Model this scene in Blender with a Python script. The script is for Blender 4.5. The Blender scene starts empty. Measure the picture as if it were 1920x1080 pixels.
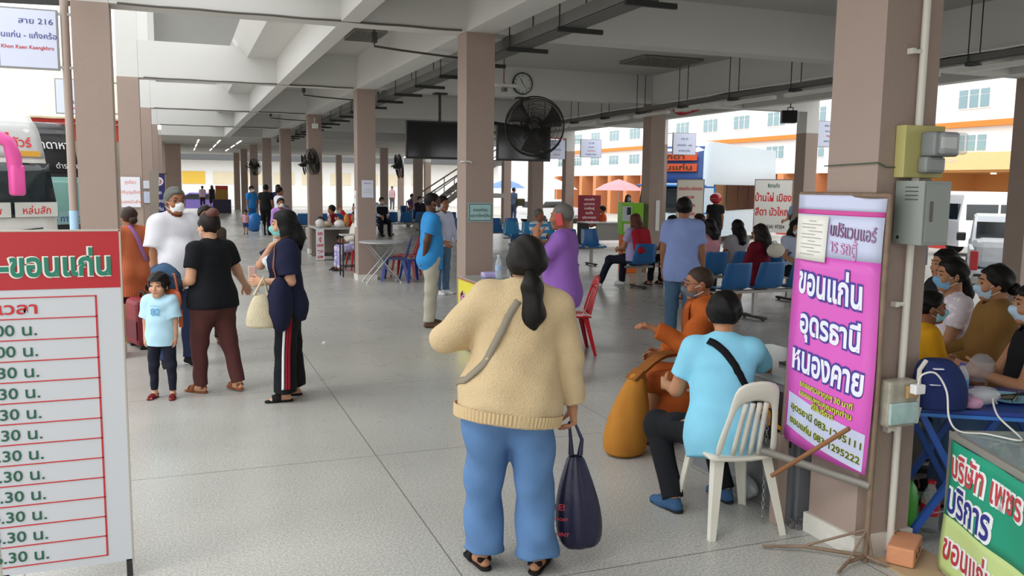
import bpy, bmesh, math, random
import numpy as np
from mathutils import Vector, Matrix
from math import sin, cos, pi, radians as R

SC = bpy.context.scene
COL = SC.collection
random.seed(7)

# ---------------------------------------------------------------- camera, sky, sun, exposure
cam_d = bpy.data.cameras.new('camera')
cam_d.sensor_width = 36.0
cam_d.lens = 36.0 * 1610.2 / 1920.0
cam_d.clip_end = 500
cam = bpy.data.objects.new('camera', cam_d)
COL.objects.link(cam)
_yaw, _pit, _rol = 0.3679, 0.1196, -0.0125
_f = Vector((sin(_yaw) * cos(_pit), cos(_yaw) * cos(_pit), -sin(_pit)))
_r = Vector((cos(_yaw), -sin(_yaw), 0))
_d = _f.cross(_r)
_r2 = cos(_rol) * _r + sin(_rol) * _d
_d2 = -sin(_rol) * _r + cos(_rol) * _d
cam.matrix_world = Matrix(((_r2.x, -_d2.x, -_f.x, 0), (_r2.y, -_d2.y, -_f.y, 0), (_r2.z, -_d2.z, -_f.z, 1.75), (0, 0, 0, 1)))
SC.camera = cam

world = bpy.data.worlds.new('overcast_sky')
SC.world = world
world.use_nodes = True
_bg = world.node_tree.nodes['Background']
_bg.inputs[0].default_value = (0.97, 0.985, 1.0, 1)
_bg.inputs[1].default_value = 1.0
sun_d = bpy.data.lights.new('sun', 'SUN')
sun_d.energy = 0.5
sun_d.angle = R(25)
sun = bpy.data.objects.new('sun', sun_d)
sun.rotation_euler = (R(38), R(0), R(-75))
COL.objects.link(sun)
SC.view_settings.view_transform = 'Standard'
SC.view_settings.look = 'None'
SC.view_settings.gamma = 1
SC.view_settings.use_curve_mapping = False
SC.view_settings.exposure = 0.95

# ---------------------------------------------------------------- materials
def lin(c):
    if isinstance(c, str):
        c = [int(c[i:i + 2], 16) / 255 for i in (0, 2, 4)]
    return tuple((x / 12.92 if x <= 0.04045 else ((x + 0.055) / 1.055) ** 2.4) for x in c)

MATS = {}
def mat(col, rough=0.6, metal=0.0, var=0.06, scale=6.0, bump=0.0, bscale=60.0, alpha=1.0, trans=0.0, emit=0.0, spec=0.5, stretch=None):
    key = (str(col), rough, metal, var, scale, bump, bscale, alpha, trans, emit, spec, stretch)
    if key in MATS:
        return MATS[key]
    m = bpy.data.materials.new('surface_' + (col if isinstance(col, str) else 'c%d' % len(MATS)))
    m.use_nodes = True
    nt = m.node_tree
    b = nt.nodes['Principled BSDF']
    c = lin(col)
    b.inputs['Base Color'].default_value = (*c, 1)
    b.inputs['Roughness'].default_value = rough
    b.inputs['Metallic'].default_value = metal
    b.inputs['Alpha'].default_value = alpha
    b.inputs['Transmission Weight'].default_value = trans
    b.inputs['Specular IOR Level'].default_value = spec
    if emit:
        b.inputs['Emission Color'].default_value = (*c, 1)
        b.inputs['Emission Strength'].default_value = emit
    tc = nt.nodes.new('ShaderNodeTexCoord')
    vec = tc.outputs['Object']
    if stretch:
        mp = nt.nodes.new('ShaderNodeMapping')
        mp.inputs['Scale'].default_value = stretch
        nt.links.new(vec, mp.inputs[0])
        vec = mp.outputs[0]
    if var:
        n = nt.nodes.new('ShaderNodeTexNoise')
        n.inputs['Scale'].default_value = scale
        n.inputs['Detail'].default_value = 4
        nt.links.new(vec, n.inputs['Vector'])
        mx = nt.nodes.new('ShaderNodeMix')
        mx.data_type = 'RGBA'
        mx.inputs[6].default_value = (*[min(1, x * (1 + var)) for x in c], 1)
        mx.inputs[7].default_value = (*[x * (1 - var) for x in c], 1)
        nt.links.new(n.outputs[0], mx.inputs[0])
        nt.links.new(mx.outputs[2], b.inputs['Base Color'])
    if bump:
        n2 = nt.nodes.new('ShaderNodeTexNoise')
        n2.inputs['Scale'].default_value = bscale
        nt.links.new(vec, n2.inputs['Vector'])
        bp = nt.nodes.new('ShaderNodeBump')
        bp.inputs['Strength'].default_value = bump
        bp.inputs['Distance'].default_value = 0.01
        nt.links.new(n2.outputs[0], bp.inputs['Height'])
        nt.links.new(bp.outputs[0], b.inputs['Normal'])
    MATS[key] = m
    return m

def fabric(col, rough=0.85, **k):
    k.setdefault('var', 0.1); k.setdefault('scale', 9); k.setdefault('bump', 0.15); k.setdefault('bscale', 180)
    return mat(col, rough, spec=0.2, **k)

def glassy(col, alpha=0.25, rough=0.05):
    return mat(col, rough, alpha=alpha, var=0, spec=0.6)

def striped(cols, scale, axis='z', sharp=True, rough=0.8, dist=0.0):
    """Cloth with woven stripes: cols = (a, b)"""
    key = ('stripe', cols, scale, axis, rough, dist)
    if key in MATS:
        return MATS[key]
    m = mat(cols[0], rough, var=0.001, spec=0.2).copy()
    nt = m.node_tree
    b = nt.nodes['Principled BSDF']
    tc = nt.nodes.new('ShaderNodeTexCoord')
    w = nt.nodes.new('ShaderNodeTexWave')
    w.bands_direction = axis.upper()
    w.inputs['Scale'].default_value = scale
    w.inputs['Distortion'].default_value = dist
    nt.links.new(tc.outputs['Object'], w.inputs['Vector'])
    r = nt.nodes.new('ShaderNodeValToRGB')
    r.color_ramp.interpolation = 'CONSTANT' if sharp else 'LINEAR'
    r.color_ramp.elements[0].color = (*lin(cols[0]), 1)
    r.color_ramp.elements[1].color = (*lin(cols[1]), 1)
    r.color_ramp.elements[1].position = 0.5
    nt.links.new(w.outputs['Color'], r.inputs[0])
    nt.links.new(r.outputs[0], b.inputs['Base Color'])
    MATS[key] = m
    return m

def blotched(cols, scale, rough=0.8):
    key = ('blotch', cols, scale, rough)
    if key in MATS:
        return MATS[key]
    m = mat(cols[0], rough, var=0.001, spec=0.2).copy()
    nt = m.node_tree
    b = nt.nodes['Principled BSDF']
    tc = nt.nodes.new('ShaderNodeTexCoord')
    w = nt.nodes.new('ShaderNodeTexVoronoi')
    w.inputs['Scale'].default_value = scale
    nt.links.new(tc.outputs['Object'], w.inputs['Vector'])
    r = nt.nodes.new('ShaderNodeValToRGB')
    r.color_ramp.interpolation = 'CONSTANT'
    r.color_ramp.elements[0].color = (*lin(cols[0]), 1)
    for i, c in enumerate(cols[1:]):
        e = r.color_ramp.elements[1] if i == 0 else r.color_ramp.elements.new(0)
        e.position = (i + 1) / len(cols)
        e.color = (*lin(c), 1)
    sep = nt.nodes.new('ShaderNodeSeparateColor')
    nt.links.new(w.outputs['Color'], sep.inputs[0])
    nt.links.new(sep.outputs[0], r.inputs[0])
    nt.links.new(r.outputs[0], b.inputs['Base Color'])
    MATS[key] = m
    return m

# ---------------------------------------------------------------- object helpers
def tag(o, label=None, cat=None, group=None, kind=None):
    if label: o['label'] = label
    if cat: o['category'] = cat
    if group: o['group'] = group
    if kind: o['kind'] = kind
    return o

def empty(name, loc=(0, 0, 0), rz=0, label=None, cat=None, group=None):
    o = bpy.data.objects.new(name, None)
    o.empty_display_size = 0.1
    COL.objects.link(o)
    o.location = loc
    o.rotation_euler = (0, 0, R(rz))
    return tag(o, label, cat, group)

def link_mesh(name, verts, faces, m, parent=None, smooth=False):
    me = bpy.data.meshes.new(name)
    me.from_pydata([tuple(v) for v in verts], [], [tuple(f) for f in faces])
    me.materials.append(m)
    if smooth:
        me.polygons.foreach_set('use_smooth', [True] * len(me.polygons))
    me.update()
    o = bpy.data.objects.new(name, me)
    COL.objects.link(o)
    if parent: o.parent = parent
    return o

def copy_tree(o, parent=None):
    c = o.copy()
    COL.objects.link(c)
    if parent: c.parent = parent
    for ch in list(o.children):
        copy_tree(ch, c)
    return c

def frame(d):
    d = Vector(d).normalized()
    a = Vector((0, 0, 1)) if abs(d.z) < 0.95 else Vector((1, 0, 0))
    u = d.cross(a).normalized()
    return u, d.cross(u)

class MB:
    """collects shapes into one mesh"""
    def __init__(s):
        s.v, s.f = [], []
    def add(s, vs, fs, M=None):
        o = len(s.v)
        for p in vs:
            p = Vector(p)
            s.v.append(M @ p if M else p)
        s.f += [[i + o for i in f] for f in fs]
        return s
    def box(s, lo, hi, M=None, bev=0.0):
        if bev > 0:
            bm = bmesh.new()
            bmesh.ops.create_cube(bm, size=1)
            for v in bm.verts:
                v.co = Vector([(lo[i] + hi[i]) / 2 + v.co[i] * (hi[i] - lo[i]) for i in range(3)])
            bmesh.ops.bevel(bm, geom=list(bm.edges), offset=min(bev, 0.45 * min(hi[i] - lo[i] for i in range(3))), segments=2, affect='EDGES', profile=0.5)
            bm.verts.index_update()
            s.add([v.co.copy() for v in bm.verts], [[v.index for v in f.verts] for f in bm.faces], M)
            bm.free()
            return s
        x0, y0, z0 = lo; x1, y1, z1 = hi
        vs = [(x0, y0, z0), (x1, y0, z0), (x1, y1, z0), (x0, y1, z0), (x0, y0, z1), (x1, y0, z1), (x1, y1, z1), (x0, y1, z1)]
        fs = [(0, 3, 2, 1), (4, 5, 6, 7), (0, 1, 5, 4), (1, 2, 6, 5), (2, 3, 7, 6), (3, 0, 4, 7)]
        return s.add(vs, fs, M)
    def bar(s, a, b, w, h=None, up=(0, 0, 1)):
        """rectangular bar from a to b"""
        h = h or w
        a, b = Vector(a), Vector(b)
        d = (b - a).normalized()
        u = d.cross(Vector(up))
        if u.length < 1e-4: u = d.cross(Vector((1, 0, 0)))
        u.normalize(); n = u.cross(d)
        vs = []
        for p in (a, b):
            for i, j in ((-1, -1), (1, -1), (1, 1), (-1, 1)):
                vs.append(p + u * i * w / 2 + n * j * h / 2)
        return s.add(vs, [(0, 1, 2, 3), (7, 6, 5, 4), (0, 4, 5, 1), (1, 5, 6, 2), (2, 6, 7, 3), (3, 7, 4, 0)])
    def tube(s, pts, r, n=8, closed=False):
        pts = [Vector(p) for p in pts]
        rr = r if isinstance(r, (list, tuple)) else [r] * len(pts)
        m = len(pts)
        t0 = (pts[1] - pts[0]).normalized()
        u, w = frame(t0)
        vs = []
        for i, p in enumerate(pts):
            a = pts[i - 1] if (i > 0 or closed) else pts[0]
            b = pts[(i + 1) % m] if (i < m - 1 or closed) else pts[-1]
            t = (b - a)
            t = t.normalized() if t.length > 1e-9 else t0
            u = (u - t * u.dot(t))
            u = u.normalized() if u.length > 1e-6 else frame(t)[0]
            w = t.cross(u)
            for k in range(n):
                an = 2 * pi * k / n
                vs.append(p + (u * cos(an) + w * sin(an)) * rr[i])
        fs = []
        L = m if closed else m - 1
        for i in range(L):
            for k in range(n):
                a, b = i * n + k, i * n + (k + 1) % n
                c, d = ((i + 1) % m) * n + (k + 1) % n, ((i + 1) % m) * n + k
                fs.append((a, b, c, d))
        if not closed:
            fs.append(tuple(reversed(range(n))))
            fs.append(tuple((m - 1) * n + k for k in range(n)))
        return s.add(vs, fs)
    def lathe(s, prof, n=20, M=None, cap=True):
        vs, fs = [], []
        for r, z in prof:
            for k in range(n):
                a = 2 * pi * k / n
                vs.append((r * cos(a), r * sin(a), z))
        for i in range(len(prof) - 1):
            for k in range(n):
                fs.append((i * n + k, i * n + (k + 1) % n, (i + 1) * n + (k + 1) % n, (i + 1) * n + k))
        if cap:
            fs.append(tuple(reversed(range(n))))
            fs.append(tuple((len(prof) - 1) * n + k for k in range(n)))
        return s.add(vs, fs, M)
    def cyl(s, a, b, r, n=14):
        return s.tube([a, b], r, n)
    def grid(s, P):
        """P[i][j] rows of points -> sheet"""
        h, w = len(P), len(P[0])
        vs = [p for row in P for p in row]
        fs = [(i * w + j, i * w + j + 1, (i + 1) * w + j + 1, (i + 1) * w + j) for i in range(h - 1) for j in range(w - 1)]
        return s.add(vs, fs)
    def loft(s, rings, cap=True):
        n = len(rings[0])
        vs = [p for r in rings for p in r]
        fs = []
        for i in range(len(rings) - 1):
            for k in range(n):
                fs.append((i * n + k, i * n + (k + 1) % n, (i + 1) * n + (k + 1) % n, (i + 1) * n + k))
        if cap:
            fs.append(tuple(reversed(range(n))))
            fs.append(tuple((len(rings) - 1) * n + k for k in range(n)))
        return s.add(vs, fs)
    def prism(s, poly, y0, y1, M=None):
        """poly of (x, z) extruded along y"""
        n = len(poly)
        vs = [(p[0], y0, p[1]) for p in poly] + [(p[0], y1, p[1]) for p in poly]
        fs = [tuple(range(n)), tuple(reversed(range(n, 2 * n)))] + [(i, n + i, n + (i + 1) % n, (i + 1) % n) for i in range(n)]
        return s.add(vs, fs, M)
    def build(s, name, m, parent=None, smooth=False, fix=True, bev=0.0):
        me = bpy.data.meshes.new(name)
        me.from_pydata([tuple(v) for v in s.v], [], s.f)
        if fix:
            bm = bmesh.new(); bm.from_mesh(me)
            bmesh.ops.recalc_face_normals(bm, faces=bm.faces)
            bm.to_mesh(me); bm.free()
        me.materials.append(m)
        if smooth:
            me.polygons.foreach_set('use_smooth', [True] * len(me.polygons))
            me.set_sharp_from_angle(angle=R(50))
        o = bpy.data.objects.new(name, me)
        COL.objects.link(o)
        if parent: o.parent = parent
        if bev:
            b = o.modifiers.new('bevel', 'BEVEL'); b.width = bev; b.segments = 2; b.limit_method = 'ANGLE'
        return o

def struct(name, mb, m, **k):
    return tag(mb.build(name, m, **k), kind='structure')

def solidify(o, t, off=0.0):
    md = o.modifiers.new('thickness', 'SOLIDIFY'); md.thickness = t; md.offset = off
    return o

def subsurf(o, n=1):
    md = o.modifiers.new('smooth', 'SUBSURF'); md.levels = n; md.render_levels = n
    return o

def spline(pts, n=6):
    pts = [Vector(p) for p in pts]; out = []
    for i in range(len(pts) - 1):
        p0, p1, p2, p3 = pts[max(i - 1, 0)], pts[i], pts[i + 1], pts[min(i + 2, len(pts) - 1)]
        for k in range(n):
            t = k / n
            out.append(.5 * ((2 * p1) + (p2 - p0) * t + (2 * p0 - 5 * p1 + 4 * p2 - p3) * t * t + (3 * p1 - p0 - 3 * p2 + p3) * t ** 3))
    return out + [pts[-1]]

# lettering: O = lower left corner, ux = reading direction, uz = up direction
def text(s, O, ux, uz, h, m, parent=None, bold=0.0, align='L', width=None, name='lettering', depth=0.001, shear=0.0, aspect=1.0):
    c = bpy.data.curves.new('text', 'FONT')
    c.body = s
    c.size = 1.0
    c.resolution_u = 3
    c.offset = bold
    c.shear = shear
    o = bpy.data.objects.new('text', c)
    COL.objects.link(o)
    dg = bpy.context.evaluated_depsgraph_get()
    me = bpy.data.meshes.new_from_object(o.evaluated_get(dg))
    bpy.data.objects.remove(o)
    ux, uz = Vector(ux).normalized(), Vector(uz).normalized()
    n = ux.cross(uz)
    xs = [v.co.x for v in me.vertices] or [0]
    x0, x1 = min(xs), max(xs)
    sy = h / 0.72
    sx = sy * aspect if width is None else width / max(1e-6, (x1 - x0))
    ofs = {'L': -x0, 'C': -(x0 + x1) / 2, 'R': -x1}[align]
    O = Vector(O)
    for v in me.vertices:
        v.co = O + ux * ((v.co.x + ofs) * sx) + uz * (v.co.y * sy) + n * depth
    me.materials.clear(); me.materials.append(m)
    me.name = name
    t = bpy.data.objects.new(name, me)
    COL.objects.link(t)
    if parent: t.parent = parent
    return t

def outlined(s, O, ux, uz, h, m, mo, parent, bold=0.01, out=0.04, pair=False, **k):
    b_ = text(s, O, ux, uz, h, mo, parent, bold=bold + out, depth=0.0015, name='lettering_outline', **k)
    a_ = text(s, O, ux, uz, h, m, parent, bold=bold, depth=0.003, **k)
    return (b_, a_) if pair else a_
# ---------------------------------------------------------------- figures (bodies and clothes as smooth implicit surfaces)
import openvdb
A = lambda *p: np.array(p, dtype=np.float64)

def nrm(v):
    v = np.asarray(v, float)
    return v / max(1e-9, np.linalg.norm(v))

def rot_z(a): c, s = cos(a), sin(a); return np.array([[c, -s, 0], [s, c, 0], [0, 0, 1.]])
def rot_x(a): c, s = cos(a), sin(a); return np.array([[1, 0, 0], [0, c, -s], [0, s, c]])
def rot_y(a): c, s = cos(a), sin(a); return np.array([[c, 0, s], [0, 1, 0], [-s, 0, c]])
def rot_ax(ax, a):
    return np.array(Matrix.Rotation(a, 3, Vector(ax)))

class Prim:
    """tapered round limb from a to b; flat=(dir, ratio) thins it along dir; cut0/cut1 end it flat"""
    def __init__(s, a, b, ra, rb, k=0.03, flat=None, cut0=False, cut1=False):
        s.a, s.b, s.ra, s.rb, s.k, s.flat, s.c0, s.c1 = A(*a), A(*b), ra, rb, k, flat, cut0, cut1
        r = max(ra, rb)
        s.lo = np.minimum(s.a, s.b) - r; s.hi = np.maximum(s.a, s.b) + r
    def __call__(s, P):
        a, b = s.a, s.b
        pa = P - a; ba = b - a; sc = 1.0
        if s.flat:
            d, q = s.flat
            d = nrm(d)
            pa = pa + (pa @ d)[..., None] * d * (1 / q - 1)
            ba = ba + (ba @ d) * d * (1 / q - 1)
            sc = q
        L2 = max(1e-9, ba @ ba)
        tu = (pa @ ba) / L2
        t = np.clip(tu, 0, 1)
        q_ = pa - t[..., None] * ba
        ln = np.sqrt((q_ * q_).sum(-1))
        d = ln - (s.ra + t * (s.rb - s.ra))
        if s.flat:
            g = q_ / np.maximum(ln, 1e-6)[..., None]
            comp = np.abs(g @ nrm(s.flat[0]))
            d = d * (1 - comp + comp * sc)
        L = math.sqrt(L2)
        if s.c1: d = np.maximum(d, (tu - 1) * L)
        if s.c0: d = np.maximum(d, -tu * L)
        return d

class Ell:
    def __init__(s, c, r, M=None, k=0.02):
        s.c, s.r, s.M, s.k = A(*c), A(*r), (np.eye(3) if M is None else M), k
        m = max(r)
        s.lo = s.c - m; s.hi = s.c + m
    def __call__(s, P):
        q = (P - s.c) @ s.M          # columns of M are local axes
        k0 = np.sqrt(((q / s.r) ** 2).sum(-1)); k1 = np.sqrt(((q / s.r ** 2) ** 2).sum(-1))
        return k0 * (k0 - 1) / np.maximum(k1, 1e-6)

def smin(a, b, k):
    h = np.maximum(k - np.abs(a - b), 0) / k
    return np.minimum(a, b) - h * h * k * 0.25

def sdf_at(prims, P):
    d = np.full(P.shape[:-1], 0.5)
    for p in prims: d = smin(d, p(P), p.k)
    return d

def surface(prims, vox, post=None, wrinkle=0.0, wf=30.0, seed=0.0, pad=0.03, zmin=None):
    lo = np.min([p.lo for p in prims], 0) - pad; hi = np.max([p.hi for p in prims], 0) + pad
    if zmin is not None: lo[2] = min(lo[2], zmin)
    n = np.ceil((hi - lo) / vox).astype(int) + 1
    ax = [lo[i] + vox * np.arange(n[i]) for i in range(3)]
    arr = np.full(tuple(n), 0.3, dtype=np.float64)
    for p in prims:
        m = p.k + 3 * vox + 0.02
        i0 = np.maximum(np.floor((p.lo - m - lo) / vox).astype(int), 0)
        i1 = np.minimum(np.ceil((p.hi + m - lo) / vox).astype(int) + 1, n)
        sl = tuple(slice(i0[i], i1[i]) for i in range(3))
        X = np.stack(np.meshgrid(*[ax[i][sl[i]] for i in range(3)], indexing='ij'), -1)
        arr[sl] = smin(arr[sl], p(X), p.k)
    if wrinkle or post:
        X = np.stack(np.meshgrid(*ax, indexing='ij'), -1)
    if wrinkle:
        x, y, z = X[..., 0] + seed, X[..., 1] + seed * 1.7, X[..., 2]
        w = np.sin(wf * (0.6 * z + 0.9 * x) + 3 * np.sin(7 * z + 5 * y)) + 0.7 * np.sin(wf * 1.3 * (0.8 * z - 0.7 * y) + 2.5 * np.sin(9 * x)) + 0.6 * np.sin(wf * .5 * (x + y - .5 * z) + 4 * np.sin(6 * z))
        arr = arr + wrinkle * 0.5 * w
    if post: arr = post(X, arr)
    g = openvdb.FloatGrid(1.0)
    g.copyFromArray(arr.astype(np.float32))
    pts, tris, quads = g.convertToPolygons(0.0, 0.0)
    return pts * vox + lo, [tuple(q) for q in tris] + [tuple(q) for q in quads]

SKIN = {}
def skin(c='b98566'):
    if c not in SKIN:
        m = mat(c, 0.55, var=0.06, scale=14, spec=0.35)
        m.node_tree.nodes['Principled BSDF'].inputs['Subsurface Weight'].default_value = 0.06
        SKIN[c] = m
    return SKIN[c]

DOWN = (0, 0, -1)
def person(label, at, face, H=1.6, sk='b98566', pel=None, lean=0, tilt=0, twist=0, head=(0, 0, 0), armL=None, armR=None, legL=None, legR=None,
           footL=0, footR=0, handL=None, handR=None, shirt=('tee', 'ffffff'), pants=('long', '333333'), shoes=('shoe', '222222'), hair=('short', '15100e'),
           mask=None, glasses=False, vox=0.012, bulk=1.0, belly=0.0, bust=0.0, hip=0.0, seat=None, hem=-0.06, kid=False, group=None, straps=(), flare=0.0,
           eyes=True, hand_vox=None, z0=0.0, foot_dz=(0, 0), wr=0.006, pwr=None):
    """at=(x, y); face = heading in degrees (0 looks along +Y, 90 along -X); limb tuples are directions (upper, lower)"""
    S = H / 1.6
    bw = 0.155 * (0.5 + 0.5 * bulk)
    hs = 1.0
    if kid: hs = 1.36; S = H / 1.72
    TH, SH, AN = 0.39, 0.37, 0.07
    legs = {}
    lg = {'L': legL or ((-.03, .0, -1), (0, -.02, -1)), 'R': legR or ((.03, .0, -1), (0, -.02, -1))}
    hipx = 0.085
    drop = max(-(nrm(lg[k][0])[2] * TH + nrm(lg[k][1])[2] * SH) for k in 'LR')
    pz = pel if pel is not None else (drop + AN + 0.0)
    if seat is not None: pz = seat / S + 0.075
    pelv = A(0, 0, pz + .02)
    Rs = rot_z(R(twist)) @ rot_y(R(tilt)) @ rot_x(R(-lean))
    T = lambda *v: pelv + Rs @ A(*v)
    J = {}
    for k, sgn in (('L', -1), ('R', 1)):
        h = pelv + A(sgn * hipx, 0, -.02)
        d1, d2 = nrm(lg[k][0]), nrm(lg[k][1])
        kn = h + d1 * TH
        L2 = SH
        if seat is not None or pel is not None:
            L2 = (kn[2] - AN - foot_dz[0 if k == 'L' else 1]) / max(.2, -d2[2])
            L2 = min(L2, SH * 1.3)
        an = kn + d2 * L2
        J['hip' + k], J['knee' + k], J['ank' + k] = h, kn, an
    nb = T(0, 0, .48)
    arms = {'L': armL or ((-.12, .0, -1), (-.02, .14, -1)), 'R': armR or ((.12, .0, -1), (.02, .14, -1))}
    for k, sgn in (('L', -1), ('R', 1)):
        s = T(sgn * bw, 0, .435)
        e = s + nrm(arms[k][0]) * .265
        w = e + nrm(arms[k][1]) * .225
        J['sh' + k], J['el' + k], J['wr' + k] = s, e, w
    hy, hp, hr = head
    Rh = rot_z(R(twist + hy)) @ rot_y(R(hr + tilt * .5)) @ rot_x(R(-lean * .45 - hp))
    hc = nb + Rs @ A(0, .01, .06) + Rh @ A(0, .012, .085 * (.5 + .5 * hs))
    Hd = lambda *v: hc + Rh @ (A(*v) * hs)
    fy = Rs @ A(0, 1, 0)
    xR = Rs @ A(1, 0, 0)
    b = bulk

    def torso(e, k=.05):
        P = [Prim(T(-.055, -.01, -.01), T(.055, -.01, -.01), .112 * b + hip + e, .112 * b + hip + e, k, (fy, .85)),
             Prim(T(0, 0, .02), T(0, .012, .17), .142 * b + hip + e, .128 * b + e, k, (fy, .74)),
             Prim(T(0, .012, .17), T(0, .005, .34), .128 * b + e, .15 * b + e, k, (fy, .72)),
             Prim(T(-bw + .03, -.005, .425), T(bw - .03, -.005, .425), .052 + e, .052 + e, .07),
             Prim(T(0, 0, .34), T(0, -.01, .44), .13 * b + e, .075 + e, k, (fy, .7))]
        for sg in (-1, 1):
            P.append(Prim(T(sg * .07, -.06, -.05), T(sg * .07, -.05, .0), .085 + hip * .7 + e, .08 + e, k))
        if belly: P.append(Ell(T(0, .06 + belly * .4, .13), (.13 * b + e, .09 + belly * .6 + e, .15 + e), Rs, .06))
        if bust:
            for sg in (-1, 1): P.append(Ell(T(sg * .065, .075, .30), (.068 + e, .05 + bust + e, .066 + e), Rs, .05))
        return P

    def arm_p(k, e, upto=2.0, k_=.02):
        s, el, w = J['sh' + k], J['el' + k], J['wr' + k]
        thick = .5 + .5 * b
        if upto <= 1:
            q = s + (el - s) * upto
            return [Prim(s, q, .054 * thick + e, (.043 + .011 * (1 - upto)) * thick + e * 1.5, .045, None, False, True)]
        P = [Prim(s, el, .053 * thick + e, .04 * thick + e, .04 if e else k_ + .02)]
        q = el + (w - el) * min(1.0, upto - 1)
        P.append(Prim(el, q, .04 * thick + e, .027 + .013 * (2 - min(2, upto)) + e, k_, None, False, upto < 3 and e > 0))
        return P

    def leg_p(k, e, upto=2.0, fl=0.0):
        h, kn, an = J['hip' + k], J['knee' + k], J['ank' + k]
        t = .55 + .45 * b
        if upto <= 1:
            q = h + (kn - h) * upto
            return [Prim(h, q, .088 * t + hip * .6 + e, .062 * t + e + fl, .04, None, False, True)]
        P = [Prim(h, kn, .088 * t + hip * .6 + e, .056 * t + e + fl * .3, .04)]
        q = kn + (an - kn) * (upto - 1)
        if e == 0:
            mid = kn + (an - kn) * .3 + A(0, -.012, 0)
            if pants and pants[0] in ('long', 'wide', 'longskirt', 'crop'): P = [Prim(h, kn, .07 * t, .04 * t, .02)]
            P += [Prim(kn, mid, .042 * t, .044 * t, .02), Prim(mid, an, .044 * t, .033, .02)]
        else:
            P.append(Prim(kn, q, .056 * t + e + fl * .3, .044 * t + e + fl, .03, None, False, True))
            if seat is not None: P.append(Ell(kn, (.06 * t + e,) * 3, None, .04))
        return P

    def foot_p(k, e, toes=True):
        an = J['ank' + k]
        yaw = R(footL if k == 'L' else footR)
        fw = rot_z(yaw) @ A(0, 1, 0); rt = rot_z(yaw) @ A(1, 0, 0); upv = A(0, 0, 1)
        pt = lambda x, y, z: an + rt * x + fw * y + upv * z
        P = [Prim(pt(0, -.03, -.038), pt(0, .09, -.042), .03 + e, .034 + e, .02, (upv, .85)), Prim(pt(0, -.005, 0), pt(0, .05, -.035), .033 + e, .03 + e, .02)]
        if toes:
            sg = 1 if k == 'L' else -1
            for i, (x, l) in enumerate(((.026, .142), (.011, .146), (-.003, .138), (-.016, .128), (-.027, .116))):
                P.append(Prim(pt(x * sg * .9, .08, -.05), pt(x * sg, l, -.056), .015 + e, (.012 if i == 0 else .0095) + e, .006))
        else:
            P.append(Prim(pt(0, .08, -.045), pt(0, .145, -.05), .034 + e, .026 + e, .02, (upv, .75)))
        return P, pt, fw

    # ---- body
    body = torso(-.012)
    for k in 'LR':
        body += arm_p(k, 0.0, 2.0, .015)
        body += leg_p(k, 0.0)
        body += foot_p(k, -.004, True)[0]
    body += [Prim(T(0, -.012, .44), hc + Rh @ A(0, -.02, -.03), .052, .05, .03)]
    hd = [Ell(Hd(0, -.01, .03), (.075 * hs, .094 * hs, .086 * hs), Rh, .02),
          Ell(Hd(0, .026, -.035), (.057 * hs, .066 * hs, .078 * hs), Rh, .03),
          Prim(Hd(-.015, .062, -.09), Hd(.015, .062, -.09), .02 * hs, .02 * hs, .025)]
    visage = [Prim(Hd(0, .089, .008), Hd(0, .103, -.03), .008 * hs, .012 * hs, .012), Prim(Hd(-.012, .09, -.032), Hd(.012, .09, -.032), .009 * hs, .009 * hs, .01),
            Prim(Hd(-.034, .078, .022), Hd(.034, .078, .022), .012 * hs, .012 * hs, .015),
            Prim(Hd(-.014, .08, -.06), Hd(.014, .08, -.06), .012 * hs, .012 * hs, .012)]
    for sg in (-1, 1):
        visage.append(Ell(Hd(sg * .076, -.008, -.008), (.009 * hs, .022 * hs, .033 * hs), Rh @ rot_z(sg * R(-18)), .008))
        visage.append(Ell(Hd(sg * .04, .062, -.03), (.026 * hs, .026 * hs, .024 * hs), Rh, .02))
    def sockets(X, a):
        for sg in (-1, 1):
            d = np.sqrt(((X - Hd(sg * .032, .095, .004)) ** 2).sum(-1)) - .013 * hs
            a = np.maximum(a, -d * 1.0) if True else a
        return np.where(X[..., 2] < 0.004, np.maximum(a, .004 - X[..., 2]), a)
    V, Fc = surface(body + hd + visage, vox, sockets)
    Vs, Fs = [V], list(Fc)
    off = len(V)
    hv = hand_vox or min(vox * .55, .0065)
    for k, sgn in (('L', -1), ('R', 1)):
        hspec = (handL if k == 'L' else handR) or {}
        w, el = J['wr' + k], J['el' + k]
        d = nrm(hspec.get('dir', w - el))
        n = hspec.get('palm')
        n = A(-sgn, 0, 0) if n is None else A(*n)
        n = nrm(n - d * (n @ d)) if np.linalg.norm(n - d * (n @ d)) > .05 else nrm(np.cross(d, A(0, 1, .3)))
        lat = np.cross(n, d) * (1 if k == 'L' else -1) * 1.0
        # thumb side: for a hanging left hand with palm to the body the thumb points forward
        if hspec.get('flip'): lat = -lat
        curl = hspec.get('curl', .5)
        sc_ = .82 if kid else 1.0
        pt = lambda l, f, m=0: w + (d * f + lat * l + n * m) * sc_
        HP = [Prim(el + (w - el) * .8, w, .029, .026, .012), Prim(pt(0, 0), pt(0, .02), .025, .024, .015, (n, .8))]
        for i, (l, ln, r) in enumerate(((.029, .070, .0092), (.0095, .078, .0095), (-.0095, .071, .009), (-.027, .056, .008))):
            HP.append(Prim(pt(l * .45, .012), pt(l, .082 - abs(i - 1) * .004), .016, .0125, .012))
            p0 = pt(l, .08 - abs(i - 1) * .004); dd = d.copy()
            for f_, cr in ((.42, .55), (.33, 1.0), (.25, .7)):
                a_ = curl * cr * (1 + .12 * i)
                dd = nrm(dd * cos(a_) + n * sin(a_)) if True else dd
                ax_ = np.cross(dd, lat)
                p1 = p0 + dd * ln * f_ * sc_
                HP.append(Prim(p0, p1, r, r * .88, .004))
                p0 = p1
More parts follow.
